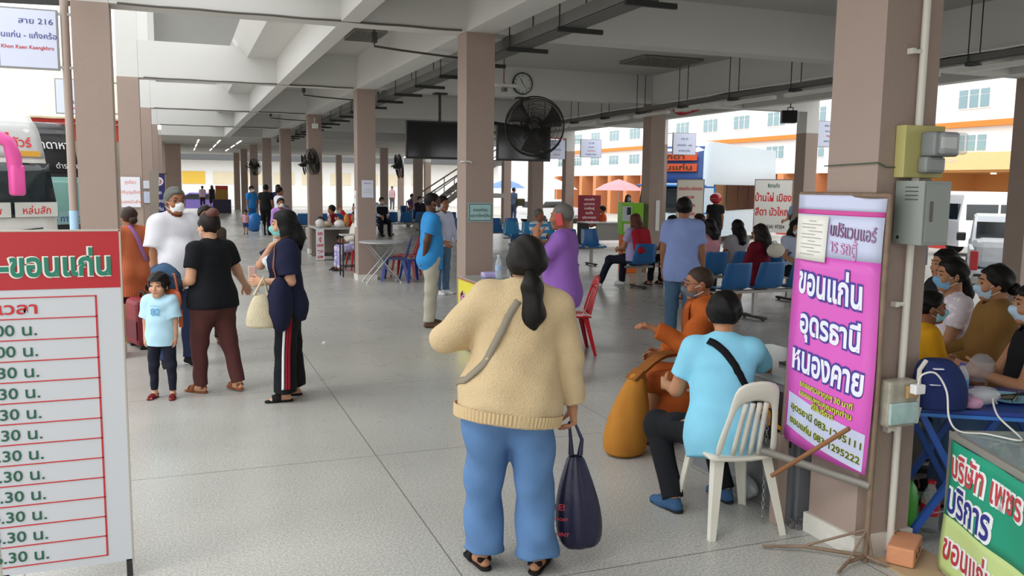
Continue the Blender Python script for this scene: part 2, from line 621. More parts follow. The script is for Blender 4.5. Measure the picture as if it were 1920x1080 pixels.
        tb = pt(.024, .028, .008)
        t1 = tb + nrm(d * .75 + lat * .75 + n * .35) * .042 * sc_
        t2 = t1 + nrm(d * .95 + lat * .25 + n * (.25 + curl * .6)) * .034 * sc_
        HP += [Prim(pt(.01, .015), tb, .016, .0145, .012), Prim(tb, t1, .0135, .011, .006), Prim(t1, t2, .011, .009, .004)]
        hV, hF = surface(HP, hv, pad=.012)
        # clip away the overlap inside the forearm is not needed: both follow the same surface
        Vs.append(hV); Fs += [tuple(i + off for i in f) for f in hF]; off += len(hV)
    allV = np.concatenate(Vs) * S
    root = link_mesh('person', allV.tolist(), Fs, skin(sk), None, True)
    root.location = (at[0], at[1], z0); root.rotation_euler = (0, 0, R(face))
    tag(root, label, 'person', group)

    def part(name, prims, m, post=None, wrinkle=0.0, wf=30.0, v=None, parent=None, lab=None):
        vv, ff = surface(prims, v or vox, post, wrinkle, wf, seed=len(label) * .37)
        if not len(vv): return None
        o = link_mesh(name, (vv * S).tolist(), ff, m if not isinstance(m, str) else fabric(m), parent or root, True)
        if lab: o['label'] = lab
        return o

    inv_s = lambda X: (X - pelv) @ Rs
    inv_h = lambda X: ((X - hc) @ Rh) / hs

    # ---- trousers / skirt
    if pants:
        kind, pc = pants[0], pants[1]
        up = {'long': 2.0, 'shorts': .92, 'capri': 1.55, 'wide': 1.97, 'crop': 1.9}.get(kind, 2.0)
        if kind in ('skirt', 'longskirt'):
            zc = (J['kneeL'] + J['kneeR']) / 2 if kind == 'skirt' else (J['ankL'] + J['ankR']) / 2
            PP = torso(.004)[:2] + torso(.004)[5:7] + [Prim(pelv, zc, .16 * b + hip, .19 + flare, .04, (A(0, 1, 0), .85), False, True)]
            for k in 'LR': PP.append(Prim(J['hip' + k], J['knee' + k], .1, .08, .04))
        else:
            PP = torso(.004)[:2] + torso(.004)[5:7]
            for k in 'LR': PP += leg_p(k, .013 if kind != 'wide' else .024, up, flare if kind != 'wide' else .03 + flare)
        def cutp(X, a):
            q = inv_s(X)[..., 2]
            if seat is None: return np.maximum(np.maximum(a, q - .13), .012 - X[..., 2])
            return np.maximum(np.maximum(a, np.minimum(q - .02, .05 - inv_s(X)[..., 1])), .012 - X[..., 2])
        part('skirt' if 'skirt' in kind else ('shorts' if kind == 'shorts' else 'trousers'), PP, pc, cutp, wr if pwr is None else pwr, 32 if pwr is None else 26)
    # ---- top
    if shirt:
        kind, sc = shirt[0], shirt[1]
        e = {'tee': .014, 'polo': .016, 'long': .016, 'jacket': .024, 'sweater': .03, 'robe': .03, 'loose': .028, 'sleeveless': .012}.get(kind, .016)
        TP = torso(e)
        TP.append(Prim(T(0, .012, .16), T(0, .0, hem + .02), .138 * b + e + .004, .15 * b + hip + e + .008, .05, (fy, .8)))
        if seat is not None:
            TP.append(Prim(pelv + A(-.075, -.02, -.03), pelv + A(.075, -.02, -.03), .118 * b + hip + e, .118 * b + hip + e, .05))
        for k in 'LR':
            if kind == 'sleeveless': continue
            TP += arm_p(k, e * (.9 if kind != 'loose' else 1.2), {'tee': .62, 'polo': .68, 'loose': .8}.get(kind, 1.93), .02)
        if kind in ('jacket', 'polo', 'sweater', 'long'):
            TP.append(Prim(T(0, -.005, .44), T(0, .003, .485), .072, .062, .02, None, False, True))
        def cuts(X, a):
            q = inv_s(X)
            a = np.maximum(a, hem - q[..., 2])
            neck = np.sqrt((q[..., 0]) ** 2 + (q[..., 1] - .02) ** 2) - .058
            a = np.maximum(a, -np.maximum(neck, .47 - q[..., 2] - .3 * np.maximum(q[..., 1], 0)))
            return a
        part('shirt' if kind not in ('jacket', 'sweater', 'robe') else {'jacket': 'jacket', 'sweater': 'sweater', 'robe': 'robe'}[kind], TP, sc, cuts, wr * (1.2 if kind in ('robe', 'loose', 'sweater') else 1), 26)
        surf_prims = TP
    else:
        surf_prims = torso(.0)
    # ---- shoes
    if shoes:
        kind, cc = shoes[0], shoes[1]
        for k in 'LR':
            fp, pt, fw = foot_p(k, .007, False)
            an = J['ank' + k]; fdz = foot_dz[0 if k == 'L' else 1]
            zf = fdz
            sole = [Prim(pt(0, -.035, -.062), pt(0, .135, -.062), .034, .04, .01, (A(0, 0, 1), .3))]
            if kind in ('slide', 'sandal'):
                def band(X, a, fw=fw, an=an, kind=kind):
                    y = (X - an) @ fw
                    bnd = np.abs(y - .075) - (.036 if kind == 'slide' else .022)
                    st = np.maximum(a, np.maximum(bnd, -(X[..., 2] - an[2] + .064)))
                    if kind == 'sandal':
                        st = np.minimum(st, np.maximum(a, np.maximum(np.abs(y + .03) - .012, np.abs(X[..., 2] - an[2] + .02) - .014)))
                        st = np.minimum(st, np.maximum(a, np.maximum(np.abs(y - .115) - .008, -(X[..., 2] - an[2] + .064))))
                    so = sole[0](X)
                    return np.minimum(st, so)
                part('sandal', fp + sole, cc, band, v=min(vox, .009))
            elif kind == 'shoe':
                def cutz(X, a, an=an, zf=zf):
                    return np.maximum(np.maximum(a, an[2] - .072 - X[..., 2]), X[..., 2] - an[2] - .012)
                sh = part('shoe', fp, cc, cutz, v=min(vox, .01))
                if len(shoes) > 2 and sh:
                    part('sole', [Prim(pt(0, -.037, -.06), pt(0, .14, -.06), .037, .036, .01, (A(0, 0, 1), .3))], shoes[2], None, v=min(vox, .009), parent=sh)
    # ---- hair
    if hair:
        kind, hcol = hair[0], hair[1]
        th = .004 if kind == 'buzz' else .0
        HM = mat(hcol, .5, var=.25, scale=30, bump=.2, bscale=90, spec=.22, stretch=(3, 3, .3))
        g = {'buzz': .004, 'short': .013, 'full': .022, 'kid': .02}.get(kind, .014)
        cap = [Ell(Hd(0, -.012, .032), ((.075 + g) * hs, (.094 + g) * hs, (.086 + g) * hs), Rh, .02)]
        zc = {'short': -.045, 'full': -.05, 'buzz': -.035}.get(kind, -.06)
        extra = []
        if kind in ('bob', 'long', 'shoulder'):
            L = {'bob': -.115, 'shoulder': -.19, 'long': -.30}[kind]
            bk = Rh @ A(0, -1, 0)
            extra = [Prim(Hd(0, -.02, .02), Hd(0, -.03, -.09), .092 * hs, .094 * hs, .03, (Rh @ A(0, 1, 0), .88))]
            tail = nb + Rs @ A(0, -.085, .06) if kind != 'bob' else Hd(0, -.035, L + .02)
            end = tail + (Rs @ A(0, -.05, 0)) + A(0, 0, L + .12) if kind != 'bob' else Hd(0, -.035, L)
            extra += [Prim(Hd(0, -.035, -.07), tail, .09 * hs, .085 * hs, .04, (Rh @ A(0, 1, 0), .7)), Prim(tail, end, .085, .07 if kind == 'long' else .08, .04, (fy, .45), False, True)]
        if kind == 'ponytail':
            p0 = Hd(0, -.095, -.045); bk = Rs @ A(0, -1, 0)
            p1 = p0 + bk * .035 + A(0, 0, -.06); p2 = p1 + bk * .02 + A(0, 0, -.13); p3 = p2 + A(0, 0, -.09)
            tail_p = [Prim(Hd(0, -.08, -.03), p0, .035, .026, .02), Prim(p0, p1, .026, .05, .02), Prim(p1, p2, .05, .055, .03), Prim(p2, p3, .055, .022, .03)]
            extra = [Ell(Hd(0, -.03, .01), (.092 * hs, .098 * hs, .095 * hs), Rh, .02)]
        if kind == 'lowbun': extra = [Ell(Hd(0, -.115, -.03), (.05, .042, .045), Rh, .02)]
        if kind == 'bun': extra = [Ell(Hd(0, -.06, .12), (.055, .055, .045), Rh, .02)]
        if kind == 'sidetail':
            extra = [Prim(Hd(.03, -.1, -.03), Hd(.04, -.13, -.12), .04, .045, .03), Prim(Hd(.04, -.13, -.12), Hd(.03, -.12, -.3), .045, .02, .03)]
        lng = kind in ('bob', 'long', 'shoulder')
        def cuth(X, a):
            q = inv_h(X)
            x, y, z = q[..., 0], q[..., 1], q[..., 2]
            if lng:
                fb = np.maximum(np.maximum(-(y - (.028 + .0 * x)), np.abs(x) - .064), z - .062 + .5 * np.abs(x))
                fb = np.minimum(fb, np.maximum(-(y - .055), z - .05))
                return np.maximum(a, -fb)
            lim = zc + np.maximum(0, y + .035) * (.95 if kind != 'kid' else .6)
            lim = np.minimum(lim, .07)
            a = np.maximum(a, lim - z)
            fb = np.maximum(.062 - y, z - (.066 if kind != 'kid' else .048))
            return np.maximum(a, -fb)
        if lng:
            part('hair', cap + extra, HM, cuth, .006, 70)
        else:
            ho = part('hair', cap + (extra if kind == 'ponytail' else []), HM, cuth, .006 if kind != 'buzz' else .001, 80, v=min(vox, .011))
            if kind == 'ponytail': part('ponytail', tail_p, HM, None, .007, 75)
            elif extra: part('hair_bun' if 'bun' in kind else 'ponytail', extra, HM, None, .003, 70)
    # ---- face details
    if eyes:
        mb = MB()
        for sg in (-1, 1):
            c_ = Hd(sg * .032, .083, .005)
            M_ = Matrix.Translation(Vector(c_ * S)) @ Matrix(np.vstack([np.hstack([Rh * A(.012, .006, .0055) * S * hs, np.zeros((3, 1))]), [0, 0, 0, 1]]).tolist())
            bm = bmesh.new(); bmesh.ops.create_icosphere(bm, subdivisions=2, radius=1); bm.verts.index_update()
            mb.add([v.co.copy() for v in bm.verts], [[v.index for v in f.verts] for f in bm.faces], M_); bm.free()
        mb.build('eyes', mat('1c1412', .2, var=0), root, True)
        mb = MB()
        for sg in (-1, 1):
            mb.tube([Vector(Hd(sg * .016, .091, .03) * S), Vector(Hd(sg * .034, .088, .034) * S), Vector(Hd(sg * .05, .075, .029) * S)], [.003 * S, .004 * S, .002 * S], 6)
        mb.build('eyebrows', mat('1d1512', .8, var=0), root, True)
        if not mask:
            mb = MB()
            mb.tube([Vector(Hd(x, .093 - 9 * x * x, -.061 + 2 * x * x) * S) for x in (-.022, -.011, 0, .011, .022)], [.002 * S, .005 * S, .0055 * S, .005 * S, .002 * S], 8)
            mb.build('lips', mat('8f4a40', .5, var=0), root, True)
    if mask:
        MP = [Ell(Hd(0, .028, -.035), (.064 * hs, .075 * hs, .083 * hs), Rh, .03), Prim(Hd(0, .085, -.008), Hd(0, .1, -.03), .02 * hs, .024 * hs, .03)]
        def cutm(X, a):
            q = inv_h(X)
            x, y, z = q[..., 0], q[..., 1], q[..., 2]
            top = -.004 - .28 * np.abs(x)
            r_ = np.maximum(np.maximum(z - top, -.108 + .3 * np.abs(x) - z), .028 - y)
            return np.maximum(a, r_)
        mo = part('face_mask', MP, fabric(mask, .8, bump=.3, bscale=120), cutm, .0015, 60, v=min(vox, .009))
        mb = MB()
        for sg in (-1, 1):
            for zz, ze in ((-.02, .012), (-.075, -.04)):
                mb.tube([Vector(Hd(sg * .058, .045, zz) * S), Vector(Hd(sg * .078, .015, (zz + ze) / 2) * S), Vector(Hd(sg * .086, -.012, ze) * S)], .0018 * S, 5)
        mb.build('ear_loop', mat('e8e8e8', .8, var=0), mo or root)
    if glasses:
        mb = MB()
        for sg in (-1, 1):
            pts = [Vector(Hd(sg * (.033 + .024 * cos(t)), .106 - .01 * cos(t), .004 + .018 * sin(t)) * S) for t in np.linspace(0, 2 * pi, 15)[:-1]]
            mb.tube(pts, .0022 * S, 6, closed=True)
            mb.tube([Vector(Hd(sg * .057, .097, .01) * S), Vector(Hd(sg * .08, .05, .012) * S), Vector(Hd(sg * .086, -.01, .008) * S)], .002 * S, 6)
        mb.tube([Vector(Hd(-.01, .108, .008) * S), Vector(Hd(.01, .108, .008) * S)], .002 * S, 6)
        mb.build('eyeglasses', mat(glasses if isinstance(glasses, str) else '3a2a26', .3, var=0), root)
    root_info = dict(T=lambda *v: Vector(T(*v) * S), Hd=lambda *v: Vector(Hd(*v) * S), J={k: Vector(v * S) for k, v in J.items()}, S=S, prims=surf_prims, root=root)
    return root, root_info

def on_cloth(info, pts, off=.006, n=None):
    """press a polyline (local metres) onto the clothed torso"""
    S = info['S']
    P = np.array([list(p) for p in pts]) / S
    if n:
        t = np.linspace(0, len(P) - 1, n); i = np.minimum(t.astype(int), len(P) - 2)
        P = P[i] + (P[i + 1] - P[i]) * (t - i)[:, None]
    h = 1e-3
    for _ in range(8):
        d = sdf_at(info['prims'], P)
        G = np.stack([(sdf_at(info['prims'], P + A(*[h if j == i else 0 for j in range(3)])) - d) / h for i in range(3)], -1)
        G /= np.maximum(np.linalg.norm(G, axis=-1), .3)[:, None]
        P = P - G * (d - off)[:, None]
    return [Vector(p * S) for p in P], [Vector(nrm(g)) for g in G]

def strap_mesh(info, pts, w, m, name='strap', parent=None, n=26, off=.007, thick=.004):
    P, N = on_cloth(info, pts, off, n)
    vs = []
    for i, p in enumerate(P):
        t = (P[min(i + 1, len(P) - 1)] - P[max(i - 1, 0)]).normalized()
        s = t.cross(N[i]).normalized() * (w / 2)
        vs.append([p - s, p + s])
    mb = MB().grid(vs)
    o = mb.build(name, m, parent or info['root'], True, fix=False)
    solidify(o, thick, 0)
    return o
# ---------------------------------------------------------------- the building
PAINT = mat('a18e83', 0.75, var=0.05, scale=2.5, bump=0.25, bscale=70)
WHITE = mat('d3d2ce', 0.7, var=0.03, scale=1.5)
SOFFIT = mat('b9b8b3', 0.8, var=0.04, scale=0.8)
SKIRT = mat('d9d6cc', 0.5, var=0.12, scale=25)
DARKM = mat('3a3a38', 0.5, 0.6, var=0.1)
GREYM = mat('6d6d69', 0.55, 0.4, var=0.1)
STEEL = mat('9a9a98', 0.35, 0.8, var=0.08)
RUST = mat('8a7462', 0.7, 0.3, var=0.35, scale=18)
PVC = mat('e2ddd2', 0.5, var=0.05)
W = .325
XL, XB, XC, XD = -.9, 2.96, 8.9, 12.75
GY = [3.08, 9.14, 15.40, 21.66, 27.92, 34.17, 40.43, 46.7, 52.95]

def terrazzo():
    m = mat('b3b2ac', 0.36, var=0.05, scale=1.2, spec=0.45).copy()
    nt = m.node_tree; b = nt.nodes['Principled BSDF']
    tc = nt.nodes.new('ShaderNodeTexCoord')
    def noise(sc, det):
        n = nt.nodes.new('ShaderNodeTexNoise'); n.inputs['Scale'].default_value = sc; n.inputs['Detail'].default_value = det
        nt.links.new(tc.outputs['Object'], n.inputs['Vector']); return n.outputs[0]
    def ramp(src, p0, c0, p1, c1):
        r = nt.nodes.new('ShaderNodeValToRGB'); e = r.color_ramp.elements
        e[0].position, e[0].color, e[1].position, e[1].color = p0, c0, p1, c1
        nt.links.new(src, r.inputs[0]); return r.outputs[0]
    base = ramp(noise(0.7, 5), .3, (*lin('a9a8a2'), 1), .7, (*lin('bbbab4'), 1))
    sp = ramp(noise(85, 0), .35, (.76, .76, .75, 1), .66, (1.14, 1.14, 1.13, 1))
    mul = nt.nodes.new('ShaderNodeMix'); mul.data_type = 'RGBA'; mul.blend_type = 'MULTIPLY'; mul.inputs[0].default_value = .8
    nt.links.new(base, mul.inputs[6]); nt.links.new(sp, mul.inputs[7])
    sep = nt.nodes.new('ShaderNodeSeparateXYZ'); nt.links.new(tc.outputs['Object'], sep.inputs[0])
    def joint(sock, off, per, w):
        def mth(op, a, v):
            n = nt.nodes.new('ShaderNodeMath'); n.operation = op
            nt.links.new(a, n.inputs[0]) if not isinstance(a, float) else None
            n.inputs[1].default_value = v; return n.outputs[0]
        x = mth('ADD', sock, -off + per * 50 + per / 2)
        x = mth('MODULO', x, per); x = mth('SUBTRACT', x, per / 2); x = mth('ABSOLUTE', x, 0); return mth('LESS_THAN', x, w)
    jx = joint(sep.outputs[0], 1.13, 1.83, .004); jy = joint(sep.outputs[1], 3.36, 1.975, .004)
    mx = nt.nodes.new('ShaderNodeMath'); mx.operation = 'MAXIMUM'; nt.links.new(jx, mx.inputs[0]); nt.links.new(jy, mx.inputs[1])
    fin = nt.nodes.new('ShaderNodeMix'); fin.data_type = 'RGBA'; nt.links.new(mx.outputs[0], fin.inputs[0])
    nt.links.new(mul.outputs[2], fin.inputs[6]); fin.inputs[7].default_value = (*lin('77756f'), 1)
    nt.links.new(fin.outputs[2], b.inputs['Base Color'])
    rr = nt.nodes.new('ShaderNodeMapRange'); nt.links.new(noise(3, 4), rr.inputs[0]); rr.inputs[3].default_value = .2; rr.inputs[4].default_value = .38
    nt.links.new(rr.outputs[0], b.inputs['Roughness'])
    return m

struct('floor', MB().box((-1.7, -31, -.5), (13.7, 58, 0)), terrazzo())
struct('ground', MB().box((-60, -30, -.7), (120, 140, -.5)), mat('b9b6ae', 0.85, var=0.12, scale=0.35))
# columns with their skirting; the part above the beams is painted white
def column(x, y, z1=3.4, w=W, high=False, d=None):
    d = d or w
    c = struct('column', MB().box((x, y, 0), (x + w, y + d, z1)), PAINT)
    t = .018
    MB().box((x - t, y - t, 0), (x + w + t, y + d + t, .1)).build('skirting', SKIRT, c)
    if high:
        MB().box((x + .002, y + .002, z1), (x + w - .002, y + d - .002, 7.2)).build('upper_shaft', WHITE, c)
    return c
for i, y in enumerate(GY):
    if i > 0: column(XL, y, high=(i < 5))
    column(XB, y)
    if i > 0: column(XC, y)
    if i > 1: column(XD, y, z1=2.95)
for i, y in enumerate(GY[2:]):
    struct('column_head', MB().box((XD, y, 2.95), (XD + W, y + W, 3.4)), WHITE)
column(-1.05, 42.9, 3.4, 1.12, d=.6)
column(11.62, 9.14)
# beams
for i, y in enumerate(GY):
    struct('beam', MB().box((XL + W + .001, y + .002, 3.4), (XD + W - .004, y + W - .002, 3.99)), WHITE)
for nm, x, w in (('mid', 1.6, .19), ('b', XB, W), ('c', XC, W), ('outer', 11.1, .22)):
    struct('beam_long', MB().box((x, -30, 3.397), (x + w, 34.2, 3.985)), WHITE)
struct('beam_long', MB().box((XD, -30, 3.7), (XD + W, 34.2, 3.985)), WHITE)
struct('beam_long', MB().box((XL, -30, 3.398), (XL + W, 8.9, 3.98)), WHITE)
# slabs
struct('ceiling', MB().box((1.79, -30, 3.95), (11.1, 34.2, 4.12)), SOFFIT)
fas = MB().prism([(1.12, 3.82), (1.62, 3.82), (1.62, 4.12), (.9, 4.12), (.97, 4.02)], -30, 34.2)
struct('ceiling_overhang', fas, WHITE)
struct('ceiling_overhang', MB().prism([(11.3, 3.82), (12.9, 3.82), (13.2, 4.1), (11.3, 4.1)], -30, 34.2), WHITE)
for y in (-3.18, -9.44, -15.7, -22, -28.2):
    struct('beam', MB().box((XL + W + .001, y + .002, 3.4), (XD + W - .004, y + W - .002, 3.99)), WHITE)
    for x in (XL, XB, XC, XD): column(x, y)
struct('wall_back', MB().box((-1.7, -31.3, -.5), (13.7, -31, 4.1)), WHITE)
struct('ceiling_far', MB().box((-1.05, 34.5, 3.41), (13.1, 57, 3.6)), SOFFIT)
struct('wall_upper', MB().box((-.62, 28.4, 3.99), (6, 28.6, 9)), mat('9c9b97', 0.85, var=0.03))
struct('shade_roof', MB().box((-1.0, 22, 8.6), (6, 60, 8.9)), WHITE)  # unseen roof section, added above the upper wall to shade it
# recessed louvre lights in the slab (switched off)
for k, (x, y, w, d, lab) in enumerate([(7.35, 13.0, 1.15, .9, 'unlit louvred ceiling light beyond the first cross beam, right of the fan'),
                                  (2.4, 12.55, .46, .9, 'unlit louvred ceiling light between the two beams left of the front pillar'),
                                  (7.35, 6.4, 1.15, .9, 'unlit louvred ceiling light nearest the camera, high on the right')]):
    t = empty('ceiling_light', (x, y, 3.945), 0, lab, 'light', 'louvred ceiling lights')
    MB().box((0, 0, -.012), (w, d, .0)).build('backing', mat('70706a', .5), t)
    lv = MB()
    n = 14
    for i in range(n + 1): lv.box((w * i / n - .004, 0, -.045), (w * i / n + .004, d, -.013))
    for i in range(7): lv.box((0, d * i / 6 - .006, -.047), (w, d * i / 6 + .006, -.013))
    lv.build('louvre', mat('9b9a92', .35, .5), t)
# fluorescent strips in the far ceiling
for k in range(9):
    x, y = (.75, 1.55, 2.35)[k % 3], (36.5, 41, 46)[k // 3]
    t = empty('strip_light', (x, y, 3.38), 0, 'lit white tube light under the far ceiling, %s file, %s row' % (('left', 'middle', 'right')[k % 3], ('nearest', 'middle', 'farthest')[k // 3]), 'light', 'tube lights under the far ceiling')
    MB().box((-.05, 0, 0), (.05, 3.2, .03)).build('housing', WHITE, t)
    MB().tube([(0, .05, -.015), (0, 3.15, -.015)], .018, 8).build('tube', mat('ffffff', .4, var=0, emit=1.2), t)

# hanging cable trays
def tray(x, y0, y1, z, w, h, lab, step, lights, out):
    t = empty('cable_tray', (x, y0, z), 0, lab, 'cable tray', 'cable trays')
    L = y1 - y0
    MB().box((-w / 2, 0, 0), (w / 2, L, .004)).box((-w / 2, 0, 0), (-w / 2 + .003, L, h)).box((w / 2 - .003, 0, 0), (w / 2, L, h)).build('channel', GREYM, t)
    y = .3
    while y < L:
        MB().box((-w / 2 - .04, y - .02, -.045), (w / 2 + .16 * out + .04, y + .02, -.001)).build('support', DARKM, t)
        for xx in (-w / 2 - .02, w / 2 + .02): MB().tube([(xx, y, -.02), (xx, y, 3.95 - z)], .007, 6).build('hanger', DARKM, t)
        y += step
    if lights:
        y = .8
        while y + 1.3 < L:
            MB().box((-.05, y, -.1), (.05, y + 1.25, -.05)).build('batten', mat('d8d8d2', .4, var=0), t); y += step
    cb = MB()
    for q in range(3):
        cb.tube([(-.05 + q * .05, i * L / 40, h * .75 + .03 * sin(i * 1.3 + q)) for i in range(41)], .014, 6)
    cb.build('cables', mat('1c1c1c', .6, var=0), t)
    return t
tray(3.58, -2, 34, 3.26, .24, .12, 'wide dark grey cable tray hanging beside the front pillar row', 1.35, False, 1)
tray(8.62, -2, 34, 3.22, .14, .08, 'thin dark cable tray with tube lights hanging along the far pillar row', 1.55, True, 0)
for y, lb in zip(GY[1:5], ('nearest cross beam', 'second cross beam', 'third cross beam', 'fourth cross beam')):
    c = MB(); c.tube([(x, y - .012, 3.40 + .003 * sin(x * 9)) for x in np.linspace(-.5, 2.9, 20)], .012, 6)
    tag(c.build('conduit', mat('5b5650', .6, var=0), smooth=True), 'thin dark conduit along the lower edge of the ' + lb, 'conduit', 'conduits under the cross beams')
for y in GY[1:4]:
    q = MB().tube([(2.2, y + 1.2, 3.9), (2.2, y + 1.2, 3.42), (2.2, y + 1.2, 3.36), (2.55, y + 1.25, 3.34), (3.4, y + 1.5, 3.33)], .014, 6).box((2.17, y + 1.17, 3.4), (2.23, y + 1.23, 3.52))
    tag(q.build('drop_cable', mat('4a4641', .6, var=0)), {GY[1]: 'cable dropping from the slab just left of the front pillar', GY[2]: 'cable dropping from the slab left of the second pillar', GY[3]: 'small cable drop left of the third pillar'}[y], 'cable')
# ---------------------------------------------------------------- outside: buildings, buses, cars
OUTW = mat('f8f8f6', 0.8, var=0.03, scale=.3)
PEACH = mat('e5a866', 0.8, var=0.06, scale=.4)
ORANGE = mat('e08a3c', 0.8, var=0.06)
WINB = mat('86a4aa', 0.15, var=0.1, scale=.6, spec=.8)
GLASSD = mat('20282c', 0.08, var=0.1, spec=.8)
# long shophouse row across the road
sh = empty('shophouse', (33, 0, -.5), 0, 'long white shophouse row with orange ledge and peach ground floor across the road', 'building')
MB().box((0, 20, 3.1), (6, 74, 14)).build('upper_wall', OUTW, sh)
MB().box((-.25, 20, 5.05), (.02, 74, 5.3)).build('ledge', ORANGE, sh)
MB().box((3.6, 20, 0), (6, 74, 3.1)).build('shop_wall', PEACH, sh)
MB().box((-.6, 20, 3.15), (.05, 31.6, 3.9)).build('fascia', mat('f0cf92', .7), sh)
MB().box((-.5, 31.7, 0), (3.6, 33.2, 3.15)).build('side_wall', PEACH, sh)
MB().box((-.45, 20, 3.06), (3.6, 31.6, 3.15)).build('soffit', PEACH, sh)
MB().box((3.3, 20.5, .6), (3.6, 29.2, 2.75)).build('shop_glass', mat('3f6b55', .12, spec=.8, var=.2, scale=.7), sh)
for y in np.arange(36, 74, 2.7):
    MB().box((-.2, y, 0), (3.6, y + .55, 3.1)).build('pilaster', mat('d88f5f', .8), sh)
for y in np.arange(37.3, 72, 5.4):
    MB().box((3.5, y, .3), (3.6, y + 1.2, 2.3)).build('doorway', mat('f3ead6', .6), sh)
for fl, (z0, z1) in enumerate(((3.95, 4.75), (5.85, 6.75), (7.75, 8.7), (9.8, 10.8))):
    for y in np.arange(21.2, 73, 3.4):
        f = MB().box((-.06, y, z0), (.02, y + 1.75, z1)).build('window', mat('f6f6f4', .5, var=0), sh)
        for k in range(3):
            MB().box((-.09, y + .08 + k * .56, z0 + .06), (-.061, y + .52 + k * .56, z1 - .3)).build('pane', WINB, f)
            MB().box((-.09, y + .08 + k * .56, z1 - .26), (-.061, y + .52 + k * .56, z1 - .05)).build('pane', WINB, f)
text('Chira Clinic', (-.62, 30.15, 3.52), (0, -1, 0), (0, 0, 1), .17, mat('f6ded8', .5, var=0), sh, bold=.01)
for y in (28.9, 25.5): MB().lathe([(.12, -.06), (.12, 0)], 12, Matrix.Translation((1.5, y, 3.06))).build('downlight', mat('fff2c8', .4, emit=2), sh)
lan = empty('paper_lantern', (32.7, 30.45, 1.95), 0, 'round pink red paper lantern hanging at the clinic entrance', 'lantern')
MB().lathe([(.05, -.17), (.16, -.14), (.24, 0), (.16, .14), (.05, .17)], 14).build('globe', mat('e8605c', .6, var=.1), lan, True)
MB().cyl((0, 0, .17), (0, 0, .62), .012, 6).build('cord', mat('aa3333', .6), lan); MB().cyl((0, 0, -.45), (0, 0, -.17), .035, 8).build('tassel', mat('e8c060', .6), lan)
# far end building
fb = empty('far_building', (0, 82, -.5), 0, 'long white building with yellow sign panels closing the far end', 'building')
MB().box((-30, 0, 0), (30, 8, 4.1)).build('wall', OUTW, fb)
MB().box((-30, -1.5, 4.1), (30, 8, 4.65)).build('eave', mat('5d5f61', .6), fb)
for x in np.arange(-2.4, 22, 2.6):
    MB().box((x, -.08, 2.0), (x + 1.9, -.001, 3.1)).build('sign_panel', mat('f2c84e' if x < 2.5 else 'efe3c4', .6, var=.05), fb)
MB().box((-3.2, -.1, 1.9), (-1.0, -.002, 3.3)).build('shutter', mat('6b7175', .6), fb)
# red and cream canopy building to the left
rb = empty('bus_shed', (-7.4, 40, -.5), 0, 'open shed with cream metal roof and red fascia behind the buses', 'building')
MB().prism([(-16, 0), (6, 0), (6, .18), (-16, .18)], 0, .3, Matrix.Translation((0, 0, 4.55))).build('fascia', mat('c23b36', .6), rb)
P_ = []
for i in range(2): P_.append([(-16 + 22 * j / 40, i * 9 - .4, 4.72 + i * 3.2 + .02 * (j % 2)) for j in range(41)])
solidify(MB().grid(P_).build('roof', mat('e6d6b4', .6, var=.04), rb), .08)
MB().box((2.2, .4, 3.85), (6, .55, 4.55)).build('wall', mat('c8492e', .7, stretch=(14, 1, 1), var=.15), rb)
for x in (-14, -9, -4, 1, 5.6): MB().box((x, .2, 0), (x + .3, .5, 4.5)).build('post', mat('8c8078', .7), rb)
MB().box((-16, 9, 0), (6, 9.2, 4.4)).build('back_wall', mat('c9c4ba', .8), rb)
# steel truss of the left canopy
tr = empty('canopy_truss', (-1.0, 12.1, 3.7), 0, 'dark steel truss of the side canopy above the route sign', 'truss')
m = MB(); m.bar((-6, 0, .02), (.1, 0, .2), .06); m.bar((-6, 0, .62), (.1, 0, .66), .06)
for k in range(9):
    x = -6 + k * .68; m.bar((x, 0, .03 + k * .02), (x + .34, 0, .62), .04); m.bar((x + .34, 0, .62), (x + .68, 0, .04 + k * .02), .04)
m.build('chord', DARKM, tr)

